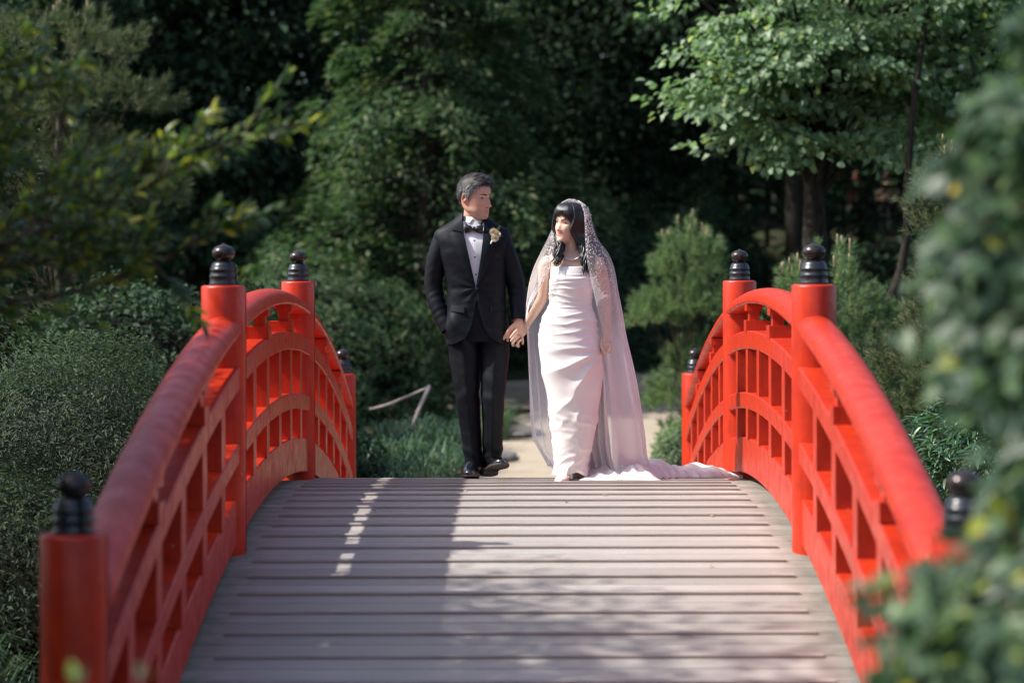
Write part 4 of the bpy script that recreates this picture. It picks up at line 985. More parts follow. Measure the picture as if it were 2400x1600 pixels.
for _ in range(10): _TT[1:-1] = (_TT[:-2]+2*_TT[1:-1]+_TT[2:])/4
def tor(z, a, off=0.0):
    cx, cy, rx, ry = [np.interp(z, _zs, _TT[:, i]) for i in range(4)]
    s, c = np.sin(a), np.cos(a); sx = np.sign(s)*np.abs(s)**.9; cc = np.sign(c)*np.abs(c)**.8
    return np.stack([cx+(rx+off)*sx, cy-(ry+off)*cc, z+0*a], -1)
def w_open(z):  # half width of the opening, right/left about cx line
    return np.interp(z, (.785, .80, .83, .90, 1.0, 1.06, 1.128, 1.15, 1.30, 1.45, 1.53, 1.572), (.150, .118, .072, .034, .012, .0008, .0006, .006, .034, .060, .068, .062))
def mid_open(z): return np.interp(z, (.785, 1.13, 1.3, 1.5, 1.572), (-.246, -.259, -.264, -.274, -.274))
def a_of(z, X):
    cx = np.interp(z, _zs, _TT[:, 0]); rx = np.interp(z, _zs, _TT[:, 2]); q = np.clip((X-cx)/rx, -.999, .999); return np.arcsin(np.sign(q)*np.abs(q)**(1/.9))
def wrinkle(G, seed=0, amp=.004):
    x, y, z = G[..., 0], G[..., 1], G[..., 2]
    n = vnoise(np.stack([x*3, y*3, z*8], -1), 2.6, seed, 2); r = 1-np.abs(vnoise(np.stack([x*4+z*2, y*3, z*9-x*3], -1), 1.9, seed+3, 2))*2
    return amp*(n*.8+r*.5)
nz = 130; zz = np.linspace(.785, 1.572, nz); nf = 46
for nm in ('jacket',):
    m = MB()
    aL = a_of(zz, mid_open(zz)-w_open(zz)); aR = a_of(zz, mid_open(zz)+w_open(zz))
    for layer, off in ((0, 0.0), (1, -.006)):
        A_ = aR[:, None]+(2*math.pi+aL-aR)[:, None]*np.linspace(0, 1, 110)[None]
        G = tor(zz[:, None]*np.ones_like(A_), A_, off)
        d = wrinkle(G, 2, .0035)
        # pull folds fanning from the button, drape below it, and the bulge over the pocketed hand
        bx, bz = G[..., 0]+.26, G[..., 2]-1.128; th = np.arctan2(bz, bx); rr = np.hypot(bx, bz)
        d += .0045*np.sin(th*9+1.0)*np.exp(-(rr/.13)**2)*np.clip(rr/.03, 0, 1)*(G[..., 1] < 14.68)
        d += .030*np.exp(-((G[..., 0]+.40)/.05)**2-((G[..., 2]-.90)/.07)**2)*(G[..., 1] < 14.70)
        d += .006*np.sin((G[..., 0]+.40)*70+G[..., 2]*40)*np.exp(-((G[..., 0]+.37)/.07)**2-((G[..., 2]-.88)/.09)**2)*(G[..., 1] < 14.70)
        C_ = np.stack([G[..., 0]*0-.262, G[..., 1]*0+14.70, G[..., 2]], -1); q = unit(G-C_); G = G+q*d[..., None]
        m.grid(G-GO)
        if layer == 0: outer = G
        else:
            for e in (0, -1): m.grid(np.stack([outer[:, e], G[:, e]], 0)-GO)
            m.grid(np.stack([outer[0], G[0]], 0)-GO)
    # sleeves, set under a shoulder seam
    for k, sgn in (('r', -1), ('l', 1)):
        p, r = ARM[k]
        pc_ = cr(p, 60)
        def dsp(G, k=k, sgn=sgn):
            z = G[..., 2]; w = .0022*np.sin(z*120+G[..., 0]*60*sgn+G[..., 1]*50+4.5*vnoise(G, 7, 5, 2))*np.clip(.5+1.2*vnoise(G, 9, 15), 0, 1.3)
            env = np.exp(-((z-1.12)/.09)**2)*1.5+.35+(k == 'r')*.9*np.exp(-((z-.98)/.06)**2)
            return w*env+.0035*vnoise(G, 10, 7+(sgn > 0), 2)
        G = tube(p, r, 60, 30, up=(0, 1, 0), disp=dsp); m.grid(G-GO, closed_u=True)
        th = np.linspace(0, 2*math.pi, 18, endpoint=False)
        m.grid(sphere((p[0][0]-sgn*.006, p[0][1], p[0][2]-.022), (.078, .078, .062), 22, 14)-GO, closed_u=True)
        if k == 'l':
            e = G[-1]; c = e.mean(0); m.grid(np.stack([e, c+(e-c)*.86, c+(e-c)*.84+(0, 0, .03)], 0)-GO, closed_u=True)
    jk = m.build("jacket", M_suit, groom)
# lapels and notched collar
for sgn in (-1, 1):
    m = MB(); zl = np.linspace(1.135, 1.452, 34); inner = mid_open(zl)+sgn*w_open(zl)
    wid = np.interp(zl, (1.135, 1.20, 1.30, 1.40, 1.440, 1.452), (.004, .034, .060, .078, .086, .070))
    U = np.linspace(0, 1, 8); X_ = inner[:, None]+sgn*(wid[:, None]*U-.001); Zt = zl[:, None]+.010*U[None]*np.linspace(0, 1, 34)[:, None]
    G = tor(Zt, a_of(Zt, X_), .0070+.004*np.sin(U*math.pi)[None]*np.ones_like(Zt)); m.grid(G-GO)
    Gb = tor(Zt, a_of(Zt, X_), .0015); m.grid(np.stack([G[:, -1], Gb[:, -1]])-GO); m.grid(np.stack([G[-1], Gb[-1]])-GO); m.grid(np.stack([G[:, 0], Gb[:, 0]])-GO)
    m.build("lapel", M_suit, jk)
    m = MB(); zl = np.linspace(1.458, 1.578, 20); inner = mid_open(zl)+sgn*w_open(zl); wid = np.interp(zl, (1.458, 1.475, 1.53, 1.578), (.070, .062, .040, .030))
    X_ = inner[:, None]+sgn*(wid[:, None]*U-.001); Zt = zl[:, None]+.004+.016*U[None]
    Zt = np.minimum(Zt, 1.585); G = tor(Zt, a_of(Zt, X_), .0085); m.grid(G-GO); Gb = tor(Zt, a_of(Zt, X_), .001); m.grid(np.stack([G[:, -1], Gb[:, -1]])-GO); m.grid(np.stack([G[0], Gb[0]])-GO); m.grid(np.stack([G[:, 0], Gb[:, 0]])-GO)
    m.build("collar", M_suit, jk)
# jacket button, pocket flap, breast pocket welt
MB().grid(lathe([(0, .003), (.007, .003), (.0085, .001), (.0085, 0)], 16) @ np.array(Matrix.Rotation(math.pi/2, 3, 'X')).T*1.0+tor(np.array(1.122), np.array(0.0), .010)-GO+np.array((.004, 0, 0)), closed_u=True).build("jacket_button", M_patent, jk)
for X0, X1, Z0, Z1 in ((-.405, -.325, .985, 1.022), (-.170, -.095, .985, 1.022)):
    xs = np.linspace(X0, X1, 9); zf = np.linspace(Z0, Z1, 4); XX, ZZ = np.meshgrid(xs, zf); ZZ = ZZ+(XX-X0)*.10*np.sign(X0+.25)
    G = tor(ZZ, a_of(ZZ, XX), .0125-.007*(ZZ-Z0)/(Z1-Z0)); m = MB().grid(G-GO); Gb = tor(ZZ, a_of(ZZ, XX), 0.0); m.grid(np.stack([G[0], Gb[0]])-GO); m.grid(np.stack([G[:, 0], Gb[:, 0]])-GO); m.grid(np.stack([G[:, -1], Gb[:, -1]])-GO)
    m.build("pocket_flap", M_suit, jk)
# shirt front, wing collar, bow tie, studs
zl = np.linspace(1.10, 1.53, 44); a_ = np.linspace(-1.0, 1.0, 40); ZZ, AA = np.meshgrid(zl, a_, indexing='ij')
G = tor(ZZ, AA, -.014+.0*AA); G[..., 1] -= .0016*(np.abs(G[..., 0]+.268) < .014)
G[..., 1] += .0015*np.sin(G[..., 2]*60+G[..., 0]*20)*vnoise(G, 8, 3)
m = MB().grid(G-GO); shirt = m.build("shirt", M_shirt, groom)
th = np.linspace(-math.pi, math.pi, 49)
m = MB(); rows = []
for z, r, dz in ((1.470, .078, 0), (1.52, .072, 0), (1.545, .069, 0), (1.572, .067, 1), (1.576, .0655, 1), (1.55, .063, 1)):
    q = np.stack([-.279+r*np.sin(th)*.98, 14.710-r*np.cos(th), z+dz*(.012*(-np.cos(th))+.004*np.sin(th)**2)-dz*.010], -1); rows.append(q)
m.grid(np.array(rows)-GO); m.build("collar_band", M_shirt, shirt)
for sgn in (-1, 1):
    m = MB(); q = np.array([[(-.274+sgn*.004, 14.628, 1.545), (-.274+sgn*.030, 14.634, 1.552), (-.274+sgn*.050, 14.652, 1.556)], [(-.274+sgn*.024, 14.616, 1.518), (-.274+sgn*.052, 14.630, 1.524), (-.274+sgn*.070, 14.668, 1.530)]])
    q = q+np.array((0, .010, 0)); m.grid(q-GO); m.grid(q-GO+np.array((0, .003, 0))); m.build("collar_wing", M_shirt, shirt)
zb = 1.482; Tn = (-.272, 14.606, zb)
tie = MB().grid(sphere((-.272, 14.603, zb), (.013, .012, .015), 14, 10)-GO, closed_u=True).build("bow_tie", M_satin_blk, groom)
for sgn in (-1, 1):
    xs = np.linspace(.006, .056, 12); hh = np.interp(xs, (.006, .02, .045, .056), (.010, .019, .0275, .0265)); P_ = []
    for x, h in zip(xs, hh):
        aa = np.linspace(0, 2*math.pi, 18, endpoint=False); tk = .0075+.004*math.sin((x-.006)/.05*math.pi); P_.append(np.stack([0*aa-.272+sgn*(x+.002*np.cos(aa)*(x > .05)), 14.606-tk*np.sin(aa)*(1-.3*np.cos(aa*2))+.0018*np.sin(aa*4)+.10*x*x*6, zb+h*np.cos(aa)*(1+.06*np.sin(x*90))-.003*(sgn > 0)], -1))
    MB().grid(np.array(P_)-GO, closed_u=True, cap=True).build("bow_loop", M_satin_blk, tie)
    MB().grid(tube([(-.272+sgn*.045, 14.634, 1.508), (-.272+sgn*.066, 14.662, 1.538), (-.272+sgn*.074, 14.70, 1.556)], [(.008, .002)]*3, 8, 8, up=(0, 0, 1))-GO, closed_u=True).build("neck_band", M_satin_blk, tie)
for X_, z in ((-.269, 1.412), (-.264, 1.311), (-.260, 1.207)):
    MB().grid(sphere(tuple(tor(np.array(z), np.array(float(a_of(z, X_))), -.0125)), (.0052, .003, .0052), 12, 8)-GO, closed_u=True).build("shirt_stud", M_patent, shirt)
# trousers
m = MB()
for k, sgn in (('r', -1), ('l', 1)):
    p, r = LEG[k]
    P_ = cr(p, 80); R_ = cr(np.array(r), 80); th = np.linspace(0, 2*math.pi, 40, endpoint=False)
    G = np.zeros((80, 40, 3))
    for i in range(80):
        cr_ = np.exp(-((np.minimum(th, 2*math.pi-th))/.22)**2)*.010+np.exp(-((th-math.pi)/.22)**2)*.008
        G[i, :, 0] = P_[i, 0]+R_[i, 1]*np.sin(th); G[i, :, 1] = P_[i, 1]-(R_[i, 0]+cr_)*np.cos(th)*np.abs(np.cos(th))**-.12; G[i, :, 2] = P_[i, 2]
    z = G[..., 2]; d = wrinkle(G, 4+sgn, .0030)+.004*np.sin(z*46+G[..., 0]*34*sgn+3*vnoise(G, 5, 8))*np.exp(-((z-.50)/.07)**2)+.005*np.sin(z*70+G[..., 0]*25)*np.exp(-((z-.12)/.05)**2)+.004*np.sin(z*50-G[..., 0]*60*sgn)*np.exp(-((z-.80)/.07)**2)
    q = G-P_[:, None]*np.array((1, 1, 0))-np.stack([0*z, 0*z, z], -1); q = unit(q); G = G+q*d[..., None]
    G[-1, :, 2] += .012*(-np.cos(th))*1.0+.004; m.grid(G-GO, closed_u=True)
    e = G[-1]; c = e.mean(0); m.grid(np.stack([e, c+(e-c)*.93, c+(e-c)*.92+(0, 0, .04)])-GO, closed_u=True)
G = tube([(-.262, 14.70, .80), (-.262, 14.70, .90), (-.262, 14.70, 1.14)], [(.110, .172), (.118, .168), (.112, .162)], 16, 36, up=(0, 1, 0)); m.grid(G-GO, closed_u=True)
m.build("trousers", M_trouser, groom)
# shoes
def shoe(L, W, H, name, up_mat, sole_mat, M, O, heel=.022, lady=False):
    ts = np.linspace(0, 1, 26); hw = np.interp(ts, (0, .06, .2, .45, .68, .85, .95, 1), (.20, .36, .40, .36, .50, .42, .28, .10))*W
    if lady: hw = np.interp(ts, (0, .06, .2, .45, .68, .85, .95, 1), (.20, .36, .38, .34, .48, .36, .22, .07))*W
    top = np.interp(ts, (0, .05, .2, .35, .5, .65, .8, .93, 1), (.62, .80, .92, 1.0, .82, .60, .46, .36, .20) if not lady else (.7, .95, .8, .45, .40, .42, .42, .32, .18))*H
    lift = np.interp(ts, (0, .3, .6, 1), (0, 0, 0, .006)) if not lady else np.interp(ts, (0, .25, .6, .8, 1), (.055, .05, .012, 0, .004))
    y = -L*(ts-.3); G = []
    for i in range(26):
        th = np.linspace(0, 2*math.pi, 24, endpoint=False); s, c = np.sin(th), np.cos(th)
        x = hw[i]*np.sign(s)*np.abs(s)**.8; z = np.where(c > 0, top[i]*c**.85 if True else 0, .006*c)
        G.append(np.stack([x, 0*x+y[i], z+lift[i]+.010], -1))
    G = np.array(G).real; G = np.nan_to_num(G)
    Mx = np.array(M); f = lambda P: P @ Mx[:3, :3].T+Mx[:3, 3]-O
    o = MB().grid(f(G), closed_u=True, cap=True).build(name, up_mat, groom if O is GO else None)
    if not lady:
        S = []; 
        for i in range(26):
            w = hw[i]+.004; S.append([(-w, y[i], .010+lift[i]), (w, y[i], .010+lift[i]), (w, y[i], lift[i]-.0+.000), (-w, y[i], lift[i])])
        S = np.array(S); S[:, :, 1] = S[:, :, 1]*1.012; MB().grid(f(S+np.array((0, 0, .002))), closed_u=True, cap=True).build("sole", sole_mat, o, False)
        m = MB(); i0 = 8; B = []
        for i in range(0, 9):
            w = hw[i]+.003; B.append([(-w, y[i], .004), (w, y[i], .004), (w*.96, y[i], -heel), (-w*.96, y[i], -heel)])
        m.grid(f(np.array(B)), closed_u=True, cap=True); m.build("heel", sole_mat, o, False)
        m = MB()
        for j in range(5):
            t_ = .36+j*.055; i = int(t_*25); zt = top[i]+lift[i]+.0105; yy = y[i]; w = .016
            m.grid(f(tube([(-w, yy, zt-.006), (-w*.3, yy-.003, zt+.0015), (w*.3, yy+.003, zt+.0015), (w, yy, zt-.006)], [(.0016,)]*4, 8, 6)), closed_u=True, cap=True)
        for s_ in (-1, 1):
            i = 9; m.grid(f(tube([(0, y[i], top[i]+.013), (s_*.014, y[i]-.008, top[i]+.017), (s_*.024, y[i]-.016, top[i]+.006), (s_*.012, y[i]-.018, top[i]-.002), (0, y[i], top[i]+.013)], [(.0014,)]*5, 14, 6)), closed_u=True)
        m.build("laces", M_lash, o)
        MB().grid(f(np.stack([G[16]+(0, -.0, .0006), G[16]*np.array((1, 1, 1.0))+(0, -.003, .0022), G[17]+(0, 0, .0006)])), closed_u=True).build("toe_cap_seam", up_mat, o)
    return o
Ma = Matrix.Translation((-.292, 14.705, zdf(14.6)+.026)) @ Matrix.Rotation(math.radians(-2), 4, 'Z')
shoe(.295, .118, .088, "shoe", M_patent, M_sole, Ma, GO)
Mb = Matrix.Translation((-.172, 14.685, zdf(14.6)+.052)) @ Matrix.Rotation(math.radians(24), 4, 'Z') @ Matrix.Rotation(math.radians(-13), 4, 'X') @ Matrix.Rotation(math.radians(6), 4, 'Y')
shoe(.295, .118, .088, "shoe", M_patent, M_sole, Mb, GO)
# sock
MB().grid(tube([(-.168, 14.70, .04), (-.165, 14.70, .12)], [(.042,), (.044,)], 4, 14, up=(0, 1, 0))-GO, closed_u=True).build("sock", M_trouser, groom)

# groom's hair: a shell and thousands of short strands
def hair_mat(name, stops, rough=.45):
    t = NT(name); g = t.new("ShaderNodeNewGeometry"); t.base(t.ramp(g.outputs["Random Per Island"], stops)).set(rough=rough, spec=.5); return t.m
M_hair_top = hair_mat("dark_brown_hair", [(0, (.010, .008, .007)), (.8, (.026, .020, .018)), (1, (.14, .12, .11))])
M_hair_side = hair_mat("greying_hair", [(0, (.012, .011, .011)), (.5, (.07, .067, .070)), (.8, (.16, .15, .155)), (1, (.50, .48, .50))])
M_brow_g = hair_mat("brown_eyebrow", [(0, (.022, .015, .011)), (1, (.03, .02, .015))])
def hair_shell(rs, T, hl, offf, na=96, nz=40, jaw=1.0):
    """cap over the skull above the hairline hl(angle): grid in head space"""
    R = cr(head_rings(1, jaw), 200); zR = R[:, 0]; a = np.linspace(0, 2*math.pi, na, endpoint=False); G = np.zeros((nz, na, 3))
    for j, aj in enumerate(a):
        z0 = hl(aj); f = np.linspace(0, 1, nz); z = z0+(.1193-z0)*np.sin(f*math.pi/2)
        w = np.interp(z, zR, R[:, 1]); yf = np.interp(z, zR, R[:, 2]); yb = np.interp(z, zR, R[:, 3]); s, c = math.sin(aj), math.cos(aj)
        sx = math.copysign(abs(s)**.88, s); cc = math.copysign(abs(c)**.92, c)
        P = np.stack([w*sx, (yf+yb)/2+(yf-yb)/2*cc, z], 1); cen = np.array((0, -.005, .0)); d = unit(P-cen)
        G[:, j] = P+d*offf(aj, z, f)[:, None]
    return G
def hl_g(a):
    a = (a+math.pi) % (2*math.pi)-math.pi; b = abs(a)
    return float(np.interp(b, (0, .5, .8, 1.05, 1.28, 1.42, 1.60, 1.72, 2.0, 2.4, math.pi), (.074, .072, .064, .048, .022, -.012, -.012, .022, .010, -.044, -.064)))
def off_g(a, z, f):
    a = (a+math.pi) % (2*math.pi)-math.pi; b = abs(a)
    base = np.interp(z, (-.06, 0, .05, .09, .12), (.004, .006, .008, .010, .010)); fr = math.exp(-(b/.9)**2)
    return base*np.clip(f*5+.35, 0, 1)+fr*np.interp(z, (.06, .085, .11, .12), (.004, .008, .006, .003))+.0012*np.sin(a*9+z*90)
rs = np.random.RandomState(5)
HG = hair_shell(rs, Tg, hl_g, off_g, jaw=1.06)
hr = MB().grid(Tg(HG)-GO, closed_u=True).build("hair", M_hair_top, groom)
def strands(G, T, O, n, ln, w, comb, rs, sel, lift=.35):
    nz_, na_ = G.shape[:2]; i = rs.randint(0, nz_-1, n*3); j = rs.randint(0, na_, n*3); P = G[i, j]; k = sel(P, rs)
    P = P[k][:n]; cen = np.array((0, -.005, .0)); out = unit(P-cen); d = comb(P, rs); d = unit(d-out*(d*out).sum(1)[:, None]+out*lift+rs.normal(0, .22, P.shape)); l = (ln*rs.uniform(.5, 1.3, len(P)))[:, None]
    P = P+rs.normal(0, .0012, P.shape)-out*.001; side = unit(np.cross(d, out))*w*.5
    V = np.stack([P-side, P+side, P+d*l*.6+side*.8-out*0, P+d*l-out*l*.18, P+d*l*.6-side*.8], 1); V = T(V.reshape(-1, 3))-O
    q = np.arange(len(P))[:, None]*5
    return V, [np.concatenate([q+np.array([[0, 1, 2, 4]])]), np.concatenate([q+np.array([[4, 2, 3]])])]
def comb_top(P, rs): return np.stack([-.9+0*P[:, 0]-.3*P[:, 0]*10, .75+0*P[:, 0], -.2+0*P[:, 0]], 1)
def comb_side(P, rs): return np.stack([0*P[:, 0], -.35+0*P[:, 0], -1+0*P[:, 0]], 1)
V, F = strands(HG, Tg, GO, 2200, .032, .0030, comb_top, rs, lambda P, r: P[:, 2] > .075, .30)
o = link("hair_strands", mesh_np("hair_strands", V, F), hr, M_hair_top); o["kind"] = "stuff"
V, F = strands(HG, Tg, GO, 3000, .014, .0027, comb_side, rs, lambda P, r: P[:, 2]+r.normal(0, .008, len(P)) < .078, .25)
o = link("short_side_hair", mesh_np("short_side_hair", V, F), hr, M_hair_side); o["kind"] = "stuff"
face_parts(groom, Tg, GO, hg, (.0035, -.0012), .0030, M_brow_g, .0040, .0013, 1.5)
# boutonniere
t = NT("cream_rose_petals"); g = t.new("ShaderNodeNewGeometry"); t.base(t.ramp(g.outputs["Random Per Island"], [(0, (.72, .60, .38)), (1, (.80, .74, .58))])).set(rough=.6); M_rose = t.m
t = NT("white_ribbon_wrap"); t.base((.75, .73, .76)).set(rough=.5); M_ribbon = t.m
bt = empty("boutonniere"); bt.parent = groom
def rose(c, r, rs):
    m = MB(); c = np.array(c)
    for L_ in range(4):
        rr = r*(.35+.2*L_); k = 3+L_
        for i in range(k):
            a0 = 2*math.pi*i/k+L_*.7; aa = np.linspace(a0-math.pi/k*1.25, a0+math.pi/k*1.25, 7); f = np.linspace(0, 1, 5)
            P = []
            for q in f:
                rad = rr*(.35+.75*q**.6)*(1+.12*q*L_); P.append(np.stack([rad*np.cos(aa), -r*(.9-.16*L_)*q+r*.2*q*q*(aa-a0)**2+0*aa-.002*(L_ < 1), rad*np.sin(aa)], -1))
            m.grid(c+np.array(P)@np.array(Matrix.Rotation(rs.normal(0, .05), 3, 'Z')).T)
    return m
rs = np.random.RandomState(9)
ys_ = 14.578
for i, (X_, z, r) in enumerate(((-.152, 1.462, .0175), (-.130, 1.448, .0155), (-.143, 1.428, .0175))):
    m = rose((X_, ys_, z), r, rs); m.v = [v-GO for v in m.v]; m.build("rose", M_rose, bt)
for X_, z, dx, dz, l in ((-.140, 1.46, .5, .75, .055), (-.118, 1.44, 1, -.1, .024), (-.165, 1.45, -.7, .4, .024), (-.13, 1.42, .8, -.5, .022), (-.15, 1.47, -.1, 1, .026)):
    V, F = leaves_np([np.array((X_, ys_+.004, z))-GO], [(dx, -.25, dz)], [(0, -1, .2)], l, l*.32, .1, .1, True); link("leaf", mesh_np("leaf", V, F), bt, M_nandina)
MB().grid(tube([(-.150, ys_+.004, 1.43), (-.166, ys_+.002, 1.40), (-.182, ys_+.002, 1.372)], [(.0050,), (.0056,), (.0048,)], 10, 10)-GO, closed_u=True, cap=True).build("wrapped_stem", M_ribbon, bt)
# ------------------------------------------------------------------ the bride
BO = np.array((.32, 14.46, zdf(14.46)))
bride = empty("person", tuple(BO))
tag(bride, "bride in a pale satin gown and pearl-edged veil, smiling towards the groom", "person")
Tb, Tbi, _ = head_frame((.3030, 14.455, 1.5100), -43, 2, -5, .985)
hb = head_surface(.86, .85, smile=1.5)
body = MB(); body.grid(Tb(hb), closed_u=True, cap=True); ear(body, -1, Tb); ear(body, 1, Tb)
body.grid(tube([(.315, 14.475, 1.27), (.315, 14.472, 1.34), (.312, 14.468, 1.41), (.308, 14.468, 1.49)], [(.052, .060), (.043, .044), (.041, .041), (.042, .042)], 14, 24, up=(0, 1, 0)), closed_u=True, cap=True)
body.grid(tube([(.300, 14.47, .80), (.303, 14.47, .92), (.306, 14.46, 1.03), (.311, 14.45, 1.14), (.313, 14.455, 1.22), (.315, 14.465, 1.285), (.315, 14.47, 1.325), (.315, 14.472, 1.350)],
               [(.115, .160), (.11, .150), (.090, .115), (.092, .118), (.085, .128), (.066, .150), (.050, .128), (.035, .060)], 30, 28, up=(0, 1, 0)), closed_u=True, cap=True)
for p, r in (([(.192, 14.470, 1.290), (.163, 14.475, 1.265), (.152, 14.49, 1.18), (.147, 14.515, 1.085), (.105, 14.56, 1.00), (.052, 14.625, .915)], [(.040,), (.041,), (.038,), (.034,), (.031,), (.0225, .024)]),
             ([(.440, 14.470, 1.290), (.470, 14.475, 1.265), (.498, 14.49, 1.18), (.519, 14.50, 1.085), (.523, 14.47, .97), (.521, 14.435, .855)], [(.040,), (.042,), (.039,), (.034,), (.030,), (.022, .023)])):
    body.grid(tube(p, [(q[0], q[-1]) for q in r], 26, 18, up=(0, 1, 0)), closed_u=True, cap=True)
for p in ([(.27, 14.46, .84), (.27, 14.46, .45), (.27, 14.47, .07)], [(.36, 14.50, .84), (.365, 14.53, .45), (.37, 14.60, .08)]):
    body.grid(tube(p, [(.085, .085), (.052, .055), (.032, .030)], 20, 16, up=(0, 1, 0)), closed_u=True, cap=True)
for y0, x0, z0 in ((14.46, .268, zdf(14.4)), (14.60, .372, zdf(14.6))):   # feet inside the shoes
    body.grid(tube([(x0, y0+.02, z0+.10), (x0, y0-.02, z0+.055), (x0, y0-.10, z0+.028), (x0, y0-.15, z0+.020)], [(.028, .028), (.026, .030), (.016, .036), (.008, .024)], 14, 14, up=(0, 0, 1)), closed_u=True, cap=True)
# her right hand behind his, fingers through his fingers
body.grid(tube([(.060, 14.615, .928), (.042, 14.640, .900), (.020, 14.655, .872), (-.004, 14.655, .846)], [(.019, .024), (.016, .027), (.014, .036), (.012, .036)], 14, 16, up=(0, 1, 0)), closed_u=True, cap=True)
for a, b, c in (((-.018, 14.583, .866), (-.034, 14.578, .848), (-.052, 14.582, .825)), ((-.010, 14.583, .852), (-.028, 14.577, .829), (-.047, 14.581, .806)), ((-.008, 14.583, .826), (-.024, 14.578, .808), (-.038, 14.582, .788)), ((.004, 14.588, .806), (-.006, 14.582, .792), (-.016, 14.584, .776))):
    finger(body, [(a[0]+.018, 14.655, a[2]+.004), (a[0]+.010, 14.612, a[2]+.006), a, b, c], .0082, .0070, 18)
# her left hand gathering the skirt
body.grid(tube([(.521, 14.440, .872), (.520, 14.428, .845), (.519, 14.418, .812), (.520, 14.412, .782)], [(.016, .021), (.015, .025), (.015, .031), (.013, .030)], 14, 16, up=(0, 1, 0)), closed_u=True, cap=True)
for i in range(4):
    x = .543-.010*i; y = 14.406+.016*i-.018
    finger(body, [(x-.004, y+.004, .795), (x+.003, y-.004, .766), (x-.010, y-.010, .744), (x-.034, y-.002, .742-.003*i), (x-.038, y+.012, .757)], .0084, .0068, 16)
body.grid(sphere((.516, 14.408, .772), (.022, .016, .026), 12, 10), closed_u=True)
finger(body, [(.500, 14.418, .822), (.490, 14.396, .792), (.498, 14.382, .766), (.508, 14.380, .745)], .0100, .0078)
me = remesh(body, .0040, 1); vcol(me, skin_fn(Tbi, (.70, .47, .36), (.46, .09, .08), (.72, .36, .28), None, .95, 1.5))
me.materials.append(M_skin)
V = np.zeros(len(me.vertices)*3, np.float32); me.vertices.foreach_get("co", V); me.vertices.foreach_set("co", (V.reshape(-1, 3)-BO).ravel().astype(np.float32)); me.update()
link("body", me, bride)
face_parts(bride, Tb, BO, hb, (-.0045, -.0004), .0052, M_lash, .0022, .0018, 1.5)

# ---- gown
t = NT("pale_blush_satin"); c = t.coord("Object"); n_ = t.noise(c, 3, 2)
t.base(t.ramp(n_, [(.3, (.80, .765, .74)), (.7, (.85, .82, .80))])).set(rough=.34, spec=.5, sheen=.25, sheenr=.4); M_gown = t.m
DZ = [  # z, cx, cy, rx, ry
    (.015, .308, 14.475, .104, .120), (.10, .312, 14.472, .110, .122), (.29, .324, 14.465, .136, .130), (.42, .322, 14.462, .150, .135), (.54, .322, 14.460, .168, .142), (.68, .312, 14.458, .184, .145), (.76, .304, 14.46, .186, .143),
    (.85, .296, 14.465, .179, .137), (.95, .300, 14.465, .162, .125), (1.02, .306, 14.46, .131, .108), (1.10, .309, 14.452, .131, .108), (1.17, .313, 14.447, .132, .114), (1.215, .311, 14.450, .122, .106), (1.250, .309, 14.454, .119, .097)]
K = cr(np.array(DZ), 260); nu = 260; th = np.linspace(0, 2*math.pi, nu, endpoint=False)
G = np.zeros((260, nu, 3)); s, c = np.sin(th), np.cos(th)
G[..., 0] = K[:, 1:2]+K[:, 3:4]*np.sign(s)*np.abs(s)**.92; G[..., 1] = K[:, 2:3]-K[:, 4:5]*np.sign(c)*np.abs(c)**.9; G[..., 2] = K[:, 0:1]
x, z = G[..., 0], G[..., 2]; fr = (np.cos(th)[None] > -.2)*1.0*np.ones_like(x)
def ridge(p, sharp=1.6): return (1-np.abs(np.sin(p)))**sharp*2-.7
nn = vnoise(np.stack([x*5, G[..., 1]*5, z*5], -1), 1.5, 4, 2); n2 = vnoise(np.stack([x*3, G[..., 1]*3, z*9], -1), 2.0, 9, 2)
# bodice: fine ruching running across, gathered towards her left side
d = .0026*ridge((z+.14*(x-.31)*np.sin(z*31)+.026*nn)*96)*np.clip((1.215-z)/.02, 0, 1)*np.clip((z-.99)/.03, 0, 1)*(.45+.55*np.clip(.5+n2, 0, 1))
d += .0024*ridge((z-.20*(x-.31)+.022*nn)*50+1)*np.clip((1.20-z)/.02, 0, 1)*np.clip((z-.98)/.03, 0, 1)*np.clip(.4+n2, 0, 1)
# hips: swags hanging from the gathered right side
gx, gz = .475, 1.00; sag = z-(gz-.05)+1.35*(gx-x)*np.clip(.52-(gx-x), 0, 1)*.55
d += .0040*ridge((sag+.028*nn)*56)*np.exp(-((z-.90)/.095)**2)*(.5+.5*np.clip(.6+n2, 0, 1))
# skirt: long drapes radiating from the hand
fx, fz = .505, .765; ang = np.arctan2(fz-z, fx-x); rho = np.hypot(fz-z, fx-x)
env = np.clip((.80-z)/.06, 0, 1)*np.clip(rho/.10, 0, 1)*fr
d += .0075*ridge(ang*6.2+.9*nn+.4, 1.1)*env*np.exp(-((rho-.18)/.30)**2)
d += .0062*ridge((z*.75+.62*x)*24+2.0*n2+1.2*nn, 1.2)*np.clip((.55-z)/.2, 0, 1)*np.clip(.5+.9*nn, 0, 1)
d += .0050*nn*np.clip((.8-z)/.1, 0, 1)
d += .0030*ridge((z-.9*x)*60+nn*3)*np.clip((.20-z)/.1, 0, 1)
C_ = np.stack([K[:, 1:2]+0*x, K[:, 2:3]+0*x, z], -1); q = unit(G-C_); G = G+q*d[..., None]
G[..., 2] += (.008*np.sin(th*5)+.010*np.sin(th*3+1))[None]*np.clip((.06-z)/.05, 0, 1)
gown = MB().grid(G-BO, closed_u=True)
# turned-in top edge
e = G[-1]; cc_ = e.mean(0); gown.grid(np.stack([e, cc_+(e-cc_)*.985+(0, 0, .003), cc_+(e-cc_)*.965, cc_+(e-cc_)*.95-(0, 0, .03)])-BO, closed_u=True)
gown = gown.build("gown", M_gown, bride)
